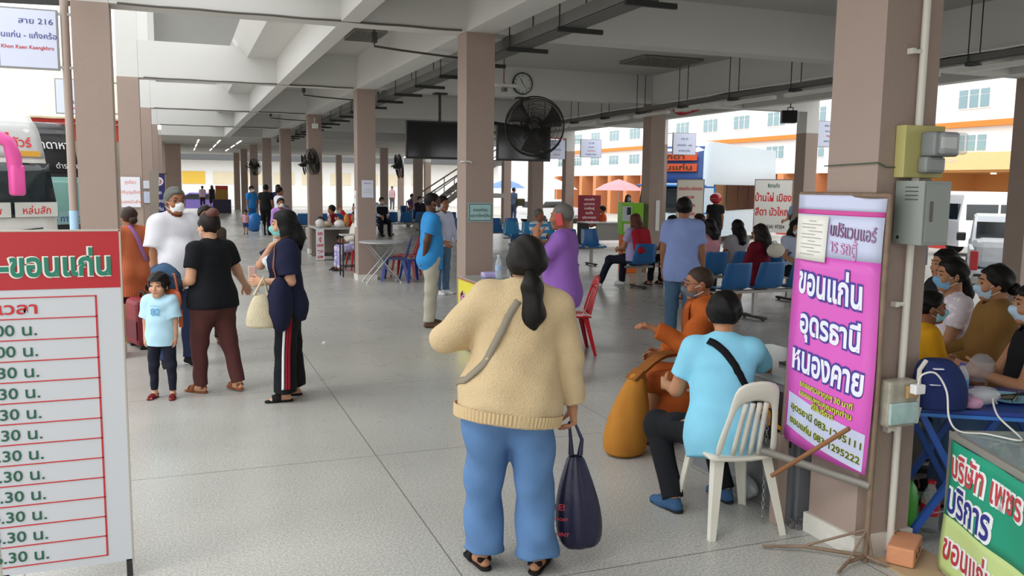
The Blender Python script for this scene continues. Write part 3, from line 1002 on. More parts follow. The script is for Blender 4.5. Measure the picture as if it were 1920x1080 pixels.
# ---- buses
def bus(label, loc, rz, body, top, L=10.5, Wd=2.5, H=3.3, up=0.0, glass=GLASSD):
    b = empty('bus', loc, rz, label, 'bus')
    h = Wd / 2
    # side outline (y back, z) extruded in x with a rounded front: rings across the width
    prof = [(0, .35), (-.06, 1.0 + up), (-.02, 1.45 + up), (.16, 2.3 + up), (.34, H - .35), (.62, H - .05), (1.1, H), (L, H), (L, .35)]
    m = MB()
    rings = []
    for x, ins in ((-h, .22), (-h + .1, .07), (-h + .35, 0), (h - .35, 0), (h - .1, .07), (h, .22)):
        rings.append([(x * (1 - .07 * max(0, (z - 1.4) / 2)), y + ins * (1 if y < 2 else 0), z) for y, z in prof])
    m.loft(rings); m.build('body', body, b, True)
    def panel(name, z0, z1, mm, o=.015, w=.9, parent=None):
        def yat(z):
            for (y0, a), (y1, c_) in zip(prof[:6], prof[1:6]):
                if a <= z <= c_: return y0 + (y1 - y0) * (z - a) / max(1e-6, c_ - a)
            return prof[5][0]
        g = [[(x * w * h * (1 - .07 * max(0, (z - 1.4) / 2)), yat(z) - o + .1 * max(0, abs(x) - .7) ** 1 * 2, z) for x in np.linspace(-1, 1, 13)] for z in np.linspace(z0, z1, 7)]
        return solidify(MB().grid(g).build(name, mm, parent or b, True), .012)
    panel('windscreen', 1.3 + up, 2.3 + up, glass, w=.96)
    panel('header_panel', 2.4 + up, H - .2, top, w=.93)
    panel('bumper', .36, .62, mat('4c4c4e', .5), .04, .97)
    for sx in (-1, 1):
        ws = MB()
        for k in range(6): ws.box((sx * h * .975 - .02, 1.3 + k * 1.5, 1.35), (sx * h * .975 + .035, 2.7 + k * 1.5, 2.35))
        ws.build('side_windows', glass, b)
        MB().box((sx * .85 - .22, -.12, .72), (sx * .85 + .22, -.02, .95), bev=.04).build('headlight', mat('e9e4d8', .15, spec=.8), b)
        for y in (1.9, L - 2.6):
            MB().lathe([(.2, -.13), (.48, -.13), (.5, -.06), (.5, .1), (.3, .13)], 18, Matrix.Translation((sx * (h - .14), y, .5)) @ Matrix.Rotation(pi / 2, 4, 'Y')).build('wheel', mat('1b1b1b', .7), b)
    wp = MB()
    for sx in (-.75, .35): wp.tube([(sx - .35, -.12, 1.28), (sx + .5, -.08, 1.34)], .014, 6)
    wp.build('wiper', mat('151515', .5), b)
    return b
b1 = bus('white bus with pink mirror arm and red lettering parked at the left', (-3.16, 17.7, -.5), 34, mat('d9d7d2', .3, spec=.6), mat('b9bab8', .3), H=3.5, up=.24)
PINK = mat('e0559f', .3, var=.03)
m = MB(); m.tube([(-0.40, -.15, 3.1), (-0.13, -.45, 3.05), (0.10, -.55, 2.88), (0.20, -.5, 2.63), (0.22, -.48, 2.4)], [.07, .09, .11, .13, .12], 10)
m.build('mirror_arm', PINK, b1, True)
MB().box((0.11, -.6, 1.95), (.35, -.4, 2.5), bev=.05).build('mirror', PINK, b1, True)
RED = mat('d3202b', .5, var=0)
text('ชัย', (.05, .22, 2.86), (1, 0, 0), (0, .3, 1), .3, RED, b1, bold=.03)
text('ทัวร์', (.52, .22, 2.84), (1, 0, 0), (0, .3, 1), .17, RED, b1, bold=.015)
MB().box((.45, .14, 2.66), (.98, .17, 2.76)).build('sticker', mat('e0a83c', .5), b1)
for x0, x1, s in ((.36, 1.12, 'หล่มสัก'), (-.6, .28, 'กรุงเทพ')):
    p = MB().box((x0, -.115, 1.55), (x1, -.09, 1.82)).build('destination_board', mat('c9cbc4', .6), b1)
    text(s, ((x0 + x1) / 2, -.118, 1.61), (1, 0, 0), (0, 0, 1), .13, RED, p, bold=.01, align='C')
b2 = bus('black bus with white lettering behind the white bus', (-3.05, 22.3, -.5), 34, mat('2b2a2c', .3, spec=.6), mat('1d1c1e', .3), glass=mat('7fb0a8', .1, spec=.8, var=.3, scale=1.5), H=3.6)
text('มุกดาหาร', (1.0, .12, 2.95), (1, 0, 0), (0, .3, 1), .2, mat('e6e6e6', .5, var=0), b2, bold=.01, align='R')
text('ดำรงชัย', (1.05, .05, 2.5), (1, 0, 0), (0, .3, 1), .13, mat('e6e6e6', .5, var=0), b2, align='R')
p = MB().box((.3, -.115, 1.2), (1.15, -.09, 1.5)).build('destination_board', mat('8fb5b5', .6), b2); text('ทางด่วน', (.75, -.118, 1.27), (1, 0, 0), (0, 0, 1), .14, mat('26408c', .5), p, align='C', bold=.01)
b3 = bus('tall blue and orange coach parked right of the grey pillars', (17.0, 27.9, -.5), -52, mat('d3e2ec', .3, spec=.6), mat('2a4a86', .3), H=3.95, Wd=2.6)
for z, s in ((3.32, 'มุกดา'), (2.92, 'ขอนแก่น')):
    p = MB().box((-.95, .12, z - .1), (.95, .16, z + .18)).build('header_strip', mat('d2552b', .5), b3); text(s, (0, .1, z - .04), (1, 0, 0), (0, 0, 1), .18, mat('4a2b20', .5), p, align='C', bold=.02, aspect=1.8)
MB().bar((1.35, -.1, 2.25), (1.9, -.6, 2.25), .06).bar((1.35, -.1, .6), (1.9, -.6, .6), .06).bar((1.9, -.6, .6), (1.9, -.6, 2.25), .06).bar((1.35, -.1, 1.3), (1.9, -.6, 1.3), .06).build('door', mat('2766b0', .4), b3)
MB().box((-1.3, -.06, 2.26), (1.3, .3, 2.34), bev=.03).build('brow', mat('2b7ac0', .4), b3)
b4 = bus('dark blue coach glimpsed behind the purple banner post', (16.7, 17.3, -.5), -44, mat('2c3a5e', .3), mat('1b2030', .3), H=3.5)
# small side canopy for the coach
um = empty('market_umbrella', (24.5, 46, -.5), 0, 'pale pink market umbrella across the road beside the stalls', 'umbrella', 'market umbrellas')
def umbrella(t, c1, r=1.5):
    MB().lathe([(r, 2.0), (r * .6, 2.35), (.06, 2.65)], 10, cap=False).build('canopy', mat(c1, .7), t)
    MB().cyl((0, 0, 0), (0, 0, 2.6), .03, 8).build('pole', STEEL, t)
    MB().lathe([(.3, 0), (.3, .08), (.05, .12)], 12).build('base', GREYM, t)
umbrella(um, 'e8949a')
for x, y, c1, lab in ((23, 52, 'e9ecef', 'white market umbrella left of the pink one across the road'), (22, 58.5, '6f8fd0', 'blue market umbrella farthest left across the road'), (28, 44, 'f3e2df', 'cream market umbrella right of the pink one')):
    t = empty('market_umbrella', (x, y, -.5), 0, lab, 'umbrella', 'market umbrellas'); umbrella(t, c1)

def car(kind, label, loc, rz, paint, cat='car'):
    c = empty(kind, loc, rz, label, cat)
    L, w, h = {'car': (4.2, .85, 1.42), 'van': (4.9, .92, 2.2), 'pickup': (5.0, .9, 1.72)}[kind]
    def shell(prof, wd, tap, name, mm, par=c):
        r_ = []
        for x in (-wd, -wd + .06, wd - .06, wd):
            ins = .04 if abs(x) == wd else 0
            r_.append([(x * (1 - tap * max(0, (z - .9))), y, z - ins * (1 if z > 1 else 0)) for y, z in prof])
        return MB().loft(r_).build(name, mm, par, False)
    if kind == 'car':
        shell([(-2.1, .3), (-2.1, .75), (-1.9, .92), (2.0, .92), (2.1, .7), (2.1, .3)], w, 0, 'body', paint)
        cb = shell([(-1.75, .9), (-1.2, 1.4), (.5, 1.42), (1.3, .92)], w * .96, .12, 'cabin', paint)
        shell([(-1.55, .95), (-1.15, 1.33), (.48, 1.35), (1.15, .95)], w * .97, .12, 'side_glass', GLASSD, cb)
        MB().box((-.6, -1.72, .95), (.6, -1.5, 1.3), Matrix.Rotation(0, 4, 'X')).build('rear_glass', GLASSD, cb)
        MB().box((-.35, -2.13, .62), (.35, -2.1, .78)).build('number_plate', mat('e8e8e8', .5), c)
    if kind == 'van':
        shell([(-2.4, .35), (-2.45, 1.2), (-2.3, 2.1), (-2.0, 2.22), (1.0, 2.2), (1.7, 1.95), (2.35, 1.15), (2.45, .8), (2.45, .35)], w, .03, 'body', paint)
        sg = MB()
        for sx in (-1, 1):
            for y0, y1 in ((-2.2, -1.1), (-1.0, .2), (.3, 1.35)): sg.box((sx * w * .97 - .02, y0, 1.25), (sx * w * .97 + .02, y1, 1.78))
        sg.build('side_windows', GLASSD, c)
        for y0 in (-1.9, -1.45, -.8, -.1, .5, .9): MB().box((-w * .97 - .035, y0, 1.35), (-w * .97 - .022, y0 + .33, 1.75)).build('curtain', mat('d8dfae', .8), c)
        MB().box((-.8, -2.44, 1.2), (.8, -2.36, 1.8)).build('rear_glass', GLASSD, c)
    if kind == 'pickup':
        shell([(-.55, .35), (-.55, 1.15), (-.35, 1.68), (.75, 1.72), (1.35, 1.15), (2.35, 1.0), (2.45, .8), (2.45, .35)], w * .95, .08, 'cab', paint)
        MB().box((-w, -2.5, .45), (w, -.5, .6)).box((-w, -2.5, .6), (-w + .08, -.5, 1.05)).box((w - .08, -2.5, .6), (w, -.5, 1.05)).build('bed', paint, c)
        for sx in (-1, 1):
            MB().box((sx * .42 - .34, -.56, 1.2), (sx * .42 + .34, -.5, 1.56)).build('rear_window', GLASSD, c)
            MB().box((sx * (w - .09) - .075, -2.54, .62), (sx * (w - .09) + .075, -2.48, 1.02), bev=.02).build('tail_light', mat('9c1f22', .2), c)
            MB().box((sx * (w + .14) - .1, .85, 1.05), (sx * (w + .14) + .1, 1.0, 1.25), bev=.03).build('mirror', mat('1d1d1d', .4), c)
        MB().box((-w + .1, -2.52, .42), (w - .1, -2.46, .55)).build('tailgate_sill', mat('2a2a2a', .5), c)
        MB().box((-w + .05, -2.75, .36), (w - .05, -2.55, .5), bev=.03).build('bumper', STEEL, c)
    for sx in (-1, 1):
        for y in (-L * .31, L * .31):
            MB().lathe([(.16, -.1), (.3, -.1), (.32, -.05), (.32, .08), (.2, .1)], 16, Matrix.Translation((sx * (w - .1), y, .32)) @ Matrix.Rotation(pi / 2, 4, 'Y')).build('wheel', mat('1d1d1d', .7), c)
    return c
SILVER = mat('b9bfc4', .3, .3, var=.02)
car('pickup', 'silver pickup truck carrying a wrapped bale behind the seated people', (17.6, 14.1, -.5), -48, SILVER, 'pickup truck')
t = MB(); t.box((-.8, -.55, 0), (.8, .62, .62), bev=.16)
bl = t.build('bale', mat('a7a9ac', .45, var=.2, scale=5, bump=.6, bscale=9)); bl.location = (16.65, 13.25, .1); bl.rotation_euler = (0, 0, R(-48))
tag(bl, 'grey plastic wrapped bale lying in the silver pickup bed', 'bale')
car('van', 'white passenger van with pale green curtains parked before the clinic', (27.2, 21.9, -.5), -108, mat('eeeeee', .3, var=.02), 'van')
car('car', 'grey hatchback parked left of the white van', (29.6, 27.4, -.5), -35, mat('8d9398', .3, .3, var=.02))
car('car', 'dark purple car seen beyond the walkers at the far end', (1.2, 66, -.5), 80, mat('6f5fa8', .3, var=.02))
car('car', 'white car parked outside between the far right pillars', (20.5, 47, -.5), -70, mat('e6e8ea', .3, var=.02))
kb = MB()
for k in range(10): tag(MB().box((27.4, 20 + k * 1.5, -.5), (27.65, 21.45 + k * 1.5, -.33)).build('kerb', mat('c8423f' if k % 2 else 'efefec', .7)), '%s painted kerb block, %s of its colour from the clinic end' % ('red' if k % 2 else 'white', ('first', 'second', 'third', 'fourth', 'fifth')[k // 2]), 'kerb', 'kerb blocks along the road')
# a green shrub by the clinic wall
rs = np.random.RandomState(3)
pl = empty('potted_shrub', (30.6, 25.9, -.5), 0, 'bright green shrub in white pot beside the clinic wall', 'shrub')
MB().lathe([(.25, 0), (.35, .4), (.3, .4)], 12).build('pot', OUTW, pl)
f = MB()
for k in range(420):
    v = rs.normal(0, 1, 3); v /= np.linalg.norm(v); p = Vector((v[0] * .6, v[1] * .6, 1.05 + v[2] * .62)) * 1.0
    u, w_ = frame(v + rs.normal(0, .5, 3)); s = .09
    f.add([p - u * s, p + w_ * s * .5, p + u * s, p - w_ * s * .5], [(0, 1, 2, 3)])
f.build('foliage', mat('6faa3a', .6, var=.3, scale=3), pl)
# ---------------------------------------------------------------- things in the hall
V3 = Vector
REDT = mat('c1272d', .5, var=0); GREENT = mat('1f5a45', .5, var=0); INK = mat('3b3f8c', .5, var=0); BLACKT = mat('26262a', .5, var=0)
LAV = mat('cdd3ee', .35, var=.02); PINKV = mat('dd5fc3', .35, var=.03, scale=4)
BLUEP = mat('2a67a3', .22, var=.05, spec=.6); NAVYP = mat('1f2748', .25, var=.05, spec=.6)
dp = tag(MB().tube([(-.965, 9.28, 0), (-.965, 9.28, 3.9)], .038, 12).build('downpipe', mat('a59489', .5), smooth=True), 'taupe rain pipe beside the nearest left pillar, pale blue at its foot', 'pipe')
MB().tube([(-.965, 9.28, .02), (-.965, 9.28, 1.45)], .042, 12).build('blue_sleeve', mat('a8cdea', .5), dp, True)
# timetable board, nearest left
tb = empty('timetable_board', (0, 4.0, 0), 0, 'tall red and white bus timetable board standing at the left edge', 'sign')
MB().box((-.757, 0, .075), (-.247, .02, 1.535)).build('panel', mat('c9ccd0', .35, var=.02), tb)
MB().box((-.757, -.002, 1.295), (-.247, .001, 1.535)).build('header', mat('b3222b', .35, var=.03), tb)
fr = MB(); fr.box((-.25, -.003, .06), (-.243, .022, 1.54)).box((-.764, -.003, .06), (-.756, .022, 1.54)).box((-.76, -.003, 1.534), (-.245, .022, 1.541))
fr.build('frame', mat('b8b2a6', .4, .3), tb)
for x in (-.262, -.74): MB().box((x - .012, .0, 0), (x + .012, .02, .08)).build('leg', DARKM, tb)
outlined('มิ-ขอนแก่น', (-.285, -.003, 1.352), (1, 0, 0), (0, 0, 1), .095, mat('1e7a63', .5, var=0), mat('e6e4d8', .5, var=0), tb, bold=.03, out=.035, align='R', aspect=.83)
rl = MB(); zt, zb_ = 1.262, .112
zs = [zt - (zt - zb_) * k / 13 for k in range(14)]
for z in zs: rl.box((-.752, -.0025, z - .0022), (-.345, .0, z + .0022))
rl.box((-.352, -.0025, zb_), (-.345, 0, zt))
rl.build('table_lines', REDT, tb)
text('เวลา', (-.64, -.003, zs[1] + .022), (1, 0, 0), (0, 0, 1), .048, REDT, tb, bold=.02, align='C', aspect=1.3)
for k in range(12):
    text('%d.%s น.' % (5 + k, '00' if k < 2 else '30'), (-.575 - .004 * 0, -.003, zs[k + 2] + .02), (1, 0, 0), (0, 0, 1), .047, GREENT, tb, bold=.012, align='R', aspect=1.15)
# route signs hanging from the pillars
def route_sign(label, x, y, w, h, z0, lines, arm_x, rot=0):
    t = empty('route_sign', (x, y, z0), rot, label, 'sign', 'hanging route signs')
    MB().box((0, 0, 0), (w, .05, h)).build('light_box', mat('8d8f90', .4, .4), t)
    MB().box((.015, -.004, .015), (w - .015, .001, h - .015)).build('face', mat('d6dcf0', .4, var=.01), t)
    for zf, s, hh, m in lines:
        text(s, (w / 2, -.006, h * zf), (1, 0, 0), (0, 0, 1), hh, m, t, align='C', bold=.01)
    br = MB()
    for z in (.03, h - .03): br.bar((min(0, arm_x), .025, z), (max(w, arm_x), .025, z), .025)
    br.build('bracket', STEEL, t)
    return t
t = route_sign('large white route sign 216 on the nearest left pillar', -1.52, 9.24, .5, .55, 2.765, [], .62)
text('สาย 216', (.46, -.006, .41), (1, 0, 0), (0, 0, 1), .052, INK, t, align='R', bold=.004, aspect=1.2)
text('ขอนแก่น - แก้งคร้อ', (.485, -.006, .28), (1, 0, 0), (0, 0, 1), .05, INK, t, align='R', bold=.008)
text('Khon Kaen Kaengkhro', (.46, -.006, .18), (1, 0, 0), (0, 0, 1), .034, REDT, t, align='R', bold=.012)
route_sign('white route sign on the second left pillar behind the big one', -1.8, 15.5, .6, .55, 2.78, [(.7, '2', .07, INK), (.3, 'ขอนแก่น', .06, INK), (.14, 'Khon Kaen', .05, REDT)], .9)
route_sign('white route sign in front of the blue and orange coach', 13.27, 21.7, .77, .63, 2.67, [(.68, 'สาย 27', .06, INK), (.4, 'ขอนแก่น - เลย', .06, INK), (.15, 'ชุมแพ ภูเรือ', .06, INK)], -.25)
route_sign('white route sign with many blue and red lines, middle of the far right row', 13.32, 27.95, .83, .64, 2.75, [(.76, 'สาย 283', .05, INK), (.54, 'ขอนแก่น', .05, INK), (.34, 'มหาสารคาม', .05, REDT), (.14, 'ร้อยเอ็ด ยโสธร', .05, INK)], -.3)
route_sign('white route sign under an orange strip, just right of the big fan', 12.05, 27.95, .67, .67, 2.665, [(.7, 'สาย 20', .06, INK), (.45, 'ขอนแก่น', .07, INK), (.2, 'อุดรธานี', .06, REDT)], .72)
route_sign('white route sign partly behind the nearest right pillar', 13.1, 15.45, .58, .57, 2.66, [(.78, 'สาย 225', .05, INK), (.58, 'ขอนแก่น', .04, INK), (.4, 'ชัยภูมิ', .04, REDT), (.2, 'นครสวรรค์', .04, INK)], -.1)
tag(MB().prism([(0, 0), (.65, 0), (.65, .16)], 0, .04, Matrix.Translation((12.05, 27.93, 3.36))).build('banner', mat('dd5a33', .5)), 'small orange triangular banner above the route sign by the fan', 'banner')
# papers on pillars
def notice(label, O, ux, w, h, col, lines, m, hh, name='notice', grp='paper notices on the pillars', par=None):
    u = V3(ux).normalized(); n = u.cross(V3((0, 0, 1)))
    vs = [V3(O) + u * a + V3((0, 0, b)) + n * c for c in (0, .004) for a, b in ((0, 0), (w, 0), (w, h), (0, h))]
    o = MB().add(vs, [(0, 3, 2, 1), (4, 5, 6, 7), (0, 1, 5, 4), (1, 2, 6, 5), (2, 3, 7, 6), (3, 0, 4, 7)]).build(name, mat(col, .6, var=.02))
    tag(o, label, 'notice', grp)
    for zf, s in lines: text(s, V3(O) + u * w / 2 + V3((0, 0, h * zf)), u, (0, 0, 1), hh, m, o, align='C', bold=.006, depth=.006)
    return o
X1 = (1, 0, 0)
o = notice('pale green framed notice on the front pillar', (2.985, 9.135, 1.335), X1, .285, .21, '9fc4c2', [(.55, 'กองพัสดุ', ), (.25, 'และทรัพย์สิน')], BLACKT, .034)
fr = MB()
for a, b in (((.01, .01), (.275, .016)), ((.01, .194), (.275, .2)), ((.01, .01), (.016, .2)), ((.269, .01), (.275, .2))): fr.box((2.985 + a[0], 9.128, 1.335 + a[1]), (2.985 + b[0], 9.131, 1.335 + b[1]))
fr.build('border', BLACKT, o)
notice('white printed sheet on the second pillar', (3.03, 15.395, 1.49), X1, .21, .31, 'e3e5f2', [(.78, 'ประกาศ'), (.5, '_____'), (.4, '_______'), (.3, '_______')], BLACKT, .03)
notice('white notice with faint red lines on the second left pillar', (-.9, 15.375, 1.31), X1, .29, .49, 'e6e4ec', [(.78, 'ภูเขียว'), (.45, 'ศรีบุญเรือง'), (.13, 'หนองบัวลำภู')], mat('d77a5c', .6, var=0), .05)
notice('small upper paper on the third left pillar', (-.8, 21.63, 1.56), X1, .17, .18, 'dcdfe8', [(.6, '____'), (.3, '____')], BLACKT, .02)
notice('small lower paper on the third left pillar', (-.8, 21.63, 1.23), X1, .19, .26, 'c9d4ea', [(.7, '____'), (.4, '____')], BLACKT, .02)
notice('narrow white strip notice on the left edge of the second pillar', (2.955, 15.7, .95), (0, -1, 0), .2, .66, 'e8e6ea', [(.8, 'ห้าม'), (.5, 'จอด'), (.2, 'รถ')], BLACKT, .05)
notice('tall narrow white strip on the far pillar beside the kiosk', (9.06, 15.395, .85), X1, .09, .62, 'e2e2de', [(.8, '_'), (.5, '_'), (.2, '_')], BLACKT, .03)
tag(MB().tube([(2.95, 3.42, 1.86), (2.952, 3.072, 1.87), (3.0, 3.07, 1.85), (3.3, 3.072, 1.86)], .003, 5).build('string', mat('3f5a46', .7)), 'thin dark green string tied round the near right pillar above the banner', 'string')
bb = empty('vertical_banner', (-.78, 27.89, .56), 0, 'narrow navy vertical banner with white circle on the far left pillar', 'banner')
MB().box((0, 0, 0), (.36, .015, 1.37)).build('sheet', mat('2c2a6a', .5), bb)
MB().box((-.05, -.01, 1.37), (.42, .02, 1.4)).build('rod', DARKM, bb)
MB().lathe([(.13, -.004), (.13, .004)], 20, Matrix.Translation((.19, -.004, 1.16)) @ Matrix.Rotation(pi / 2, 4, 'X')).build('disc', mat('e6e2ea', .5), bb)
text('93', (.19, -.01, 1.1), X1, (0, 0, 1), .11, mat('a83a3a', .5), bb, align='C', bold=.02)
for k, s in enumerate(('รถ', 'ขอน', 'แก่น', 'เลย')): text(s, (.18, -.002, .78 - k * .24), X1, (0, 0, 1), .1, mat('ecebf2', .5, var=0), bb, align='C', bold=.02)
tag(MB().prism([(0, 0), (.14, .05), (.2, 1.9), (.1, 2.0), (0, 1.9)], 0, .03, Matrix.Translation((-.62, 20.2, .02))).build('folded_board', mat('8d8378', .6)), 'brown folded board leaning at the third left pillar', 'board')

# purple banner on its stand at the near right pillar
bs = empty('banner_stand', (2.9, 3.3, 0), 0, 'rusty steel stand holding the purple banner before the near right pillar', 'stand')
m = MB(); m.tube([(.07, -.285, 0), (.085, -.282, 1.73)], .014, 8); m.tube([(-.02, .24, .36), (.03, .24, 1.73)], .014, 8); m.tube([(.085, -.282, 1.72), (.04, -.2, 1.722), (.03, .25, 1.72)], .014, 8)
m.build('post', RUST, bs, True)
MB().tube([(.07, -.285, .37), (-.15, .12, .42), (-.2, .2, .43)], .02, 8).build('crossbar', mat('8c8880', .6, .3), bs, True)
ft = MB()
for a in ((-.3, -.0), (-.16, -.36), (.12, -.38)):
    ft.tube([(.07, -.285, .03), (.03 + (a[0] - .03) * .5, -.24 + (a[1] + .24) * .6, .028), (a[0], a[1], .014)], [.011, .009, .007], 8)
    ft.tube([(.07, -.285, .16), (.03 + (a[0] - .03) * .5, -.24 + (a[1] + .24) * .6, .03)], .006, 6)
ft.build('foot', RUST, bs, True)
pb = empty('banner', (2.878, 3.3, 0), 0, 'purple and pink vinyl banner for Khon Kaen, Udon Thani and Nong Khai vans', 'banner')
def bpt(u, v, o=0):      # u 0..1 left to right (far to near), v 0..1 top to bottom
    zt_ = 1.72; z1_ = .47 - .05 * u
    y = .235 - u * .512; x = .04 + .07 * u ** 3 - .03 * v + .012 * sin(v * 9 + u * 5) * (.3 + v * .6) * .5
    return V3((x - .012 - o, y + .012 * sin(v * 7) * u, zt_ + (z1_ - zt_) * v))
def bstrip(v0, v1, mm, name, u0=0, u1=1, sk=0.0, o=0, nu=9, nv=8):
    g = [[bpt(u, v0 + (v1 - v0) * j / nv + sk * (u - .5), o) for u in np.linspace(u0, u1, nu)] for j in range(nv + 1)]
    return MB().grid(g).build(name, mm, pb, True)
for nm, a, b, mm in (('top_band', 0, .057, LAV), ('stripe', .057, .075, mat('cf3f97', .35)), ('title_band', .075, .235, LAV), ('pink_field', .235, 1, PINKV)):
    solidify(bstrip(a, b, mm, nm, nv=16 if b == 1 else 4), .003)
bstrip(.825, .965, LAV, 'contact_band', .05, .97, .06, .004)
def btext(s, u0, u1, v, h, m_, mo=None, out=.05, bold=.02, nm='lettering', sk=.03):
    """lettering warped onto the hanging vinyl"""
    for layer, (mm, bo, dd) in enumerate(((mo, bold + out, .005), (m_, bold, .0075))):
        if mm is None: continue
        t_ = text(s, (0, 0, 0), (1, 0, 0), (0, 1, 0), 1.0, mm, pb, bold=bo, name='lettering' if layer else 'lettering_outline', depth=0)
        xs = [q.co.x for q in t_.data.vertices]; x0, x1 = min(xs), max(xs)
        pad = (out / .72 if layer == 0 else 0) * .0
        for q in t_.data.vertices:
            u = u0 + (u1 - u0) * (q.co.x - x0) / (x1 - x0); vv = v - q.co.y * h / 1.27 + sk * (u - .5)
            q.co = bpt(u, vv, dd)
VIO = mat('46399a', .5, var=0); WT = mat('e9ecfa', .5, var=0); YG = mat('d9dc55', .5, var=0); DG = mat('5d6b1e', .5, var=0); LP = mat('b07ab0', .5, var=0); PK = mat('e8b4d6', .5, var=0)
btext('นปริแวนแอร์', .47, .95, .15, .062, LP, BLACKT, .02, .0)
btext('าร รถตู้', .48, .78, .21, .06, PK, LP, .03, .0)
btext('ขอนแก่น', .1, .86, .395, .128, WT, VIO, .06, .03)
btext('อุดรธานี', .16, .86, .55, .115, WT, VIO, .06, .03)
btext('หนองคาย', .08, .92, .705, .125, WT, VIO, .06, .03)
btext('รถออกเวลาทุกๆ 30 นาที', .2, .84, .765, .026, YG, DG, .05, .02)
btext('ขอขอบพระคุณทุกท่าน', .2, .84, .803, .026, YG, DG, .05, .02)
btext('ที่ใช้บริการ', .38, .66, .832, .026, YG, DG, .05, .02)
btext('อุดรธานี 083-1295111', .1, .95, .885, .034, mat('44521a', .5, var=0), YG, .03, .01, sk=.06)
btext('ขอนแก่น 083-1295222', .1, .95, .94, .034, mat('44521a', .5, var=0), YG, .03, .01, sk=.06)
g = [[bpt(u, v, .012 + .012 * u * v) for u in np.linspace(.03, .45, 5)] for v in np.linspace(.08, .255, 6)]
pp = solidify(MB().grid(g).build('paper_sheet', mat('f1efe6', .7, var=.02), None, True), .001); pp.location = (2.878, 3.3, 0)
tag(pp, 'white typed paper sheet pinned on the purple banner', 'paper')
ln = MB()
for k in range(11):
    v = .1 + k * .013
    ln.add([bpt(a, b, .016 + .012 * a * b) for a, b in ((.1 + .1 * (k % 3 == 0), v), (.3 + .09 * (k % 2), v), (.3 + .09 * (k % 2), v + .002), (.1 + .1 * (k % 3 == 0), v + .002))], [(0, 1, 2, 3)])
ln.build('print', mat('8f8c88', .7, var=0), pp)
tag(MB().tube([(2.83, 3.02, .66), (2.68, 3.36, .34)], .011, 8).build('stick', mat('8c5f3c', .7, var=.2), smooth=True), 'brown wooden stick leaning across the lower corner of the purple banner', 'stick')
ch = MB()
for k in range(26):
    z = .02 + k * .0225; c_ = V3((2.795, 3.56, z)); a = V3((.006, .004, 0)) if k % 2 else V3((-.004, .006, 0))
    ch.tube([c_ + a * cos(t_) + V3((0, 0, .016 * sin(t_))) for t_ in np.linspace(0, 2 * pi, 9)[:-1]], .0026, 5, closed=True)
tag(ch.build('chain', STEEL), 'steel link chain hanging beside the white plastic chair', 'chain')
tag(MB().box((2.85, 3.52, 0), (2.91, 3.58, .48)).build('bollard', PAINT, bev=.004), 'short taupe post left of the near right pillar base', 'post')
# services on the near right pillar
pi_ = MB().tube([(3.15, 3.05, .02), (3.158, 3.05, 3.9)], .017, 10)
p_ = tag(pi_.build('conduit_pipe', PVC, smooth=True), 'cream plastic pipe running up the near right pillar', 'pipe')
for z in (.62, 1.22, 2.37): MB().tube([(3.14, 3.05, z), (3.1, 3.06, z)], .01, 6).box((3.085, 3.045, z - .012), (3.105, 3.078, z + .012)).build('clip', PVC, p_)
mt = empty('electric_meter', (3.05, 3.05, 1.8), 0, 'glass fronted electric meter on yellow backboard on the near right pillar', 'meter')
MB().box((0, -.03, .005), (.235, .028, .24), bev=.004).build('backboard', mat('bdb574', .6, var=.1), mt)
MB().box((.085, -.12, .1), (.235, -.03, .21), bev=.015).build('housing', mat('85898a', .35), mt)
MB().box((.098, -.155, .108), (.245, -.118, .205), bev=.012).build('glass_cover', glassy('c6cccc', .35), mt)
MB().box((.115, -.13, .135), (.2, -.119, .185)).build('dial', mat('d9d9d4', .4), mt)
MB().box((.075, -.09, .025), (.19, -.03, .1), bev=.015).build('terminal_cover', mat('8e9290', .4), mt)
cbx = empty('fuse_cabinet', (3.05, 3.058, 1.505), 0, 'grey steel switch cabinet with vent slots on the near right pillar', 'cabinet')
CAB = mat('8d938d', .4, .2, var=.03)
MB().box((0, -.165, 0), (.155, .0, .285), bev=.002).build('case', CAB, cbx)
dr = MB().box((.012, -.17, .012), (.145, -.164, .273), bev=.001).build('door', CAB, cbx)
MB().box((.035, -.174, .105), (.05, -.169, .195), bev=.002).build('latch', mat('5c5850', .4, .5), dr)
vt = MB()
for k in range(4): vt.box((-.003, -.13, .2 + k * .018), (.001, -.06, .205 + k * .018))
vt.build('vent', mat('4a4e4a', .6), cbx)
MB().lathe([(.008, -.002), (.008, .002)], 10, Matrix.Translation((-.001, -.03, .03)) @ Matrix.Rotation(pi / 2, 4, 'Y')).build('hole', mat('202220', .7), cbx)
sb = empty('socket_box', (3.0, 3.0, .655), 0, 'clear plastic box with taped sockets tied to the near right pillar', 'socket box')
MB().box((.005, -.035, 0), (.175, .045, .22), bev=.015).build('tub', mat('b9b3a2', .25, var=.5, scale=14, alpha=.75), sb)
MB().box((.0, -.05, .02), (.165, -.036, .12), bev=.005).build('tape', mat('a9c4c2', .4, var=.4, scale=16), sb)
MB().box((.09, -.055, .14), (.16, -.036, .2), bev=.005).build('brown_tape', mat('b39262', .4, var=.2), sb)
cg = empty('phone_charger', (3.1, 2.94, .82), 0, 'white phone charger plugged in at the socket box with a long cable', 'charger')
MB().box((0, -.03, 0), (.06, .01, .045), bev=.006).build('plug', mat('ececec', .3, var=0), cg)
MB().tube(spline([(.03, -.01, .04), (.04, -.02, .09), (.09, -.05, .1), (.13, -.08, .02), (.135, -.1, -.1), (.17, -.13, -.157), (.25, -.2, -.157), (.3, -.32, -.157), (.36, -.28, -.157), (.38, -.15, -.1), (.46, -.05, -.05), (.55, .0, -.09)]), .0045, 8).build('cord', mat('e5e2da', .4, var=0), cg, True)
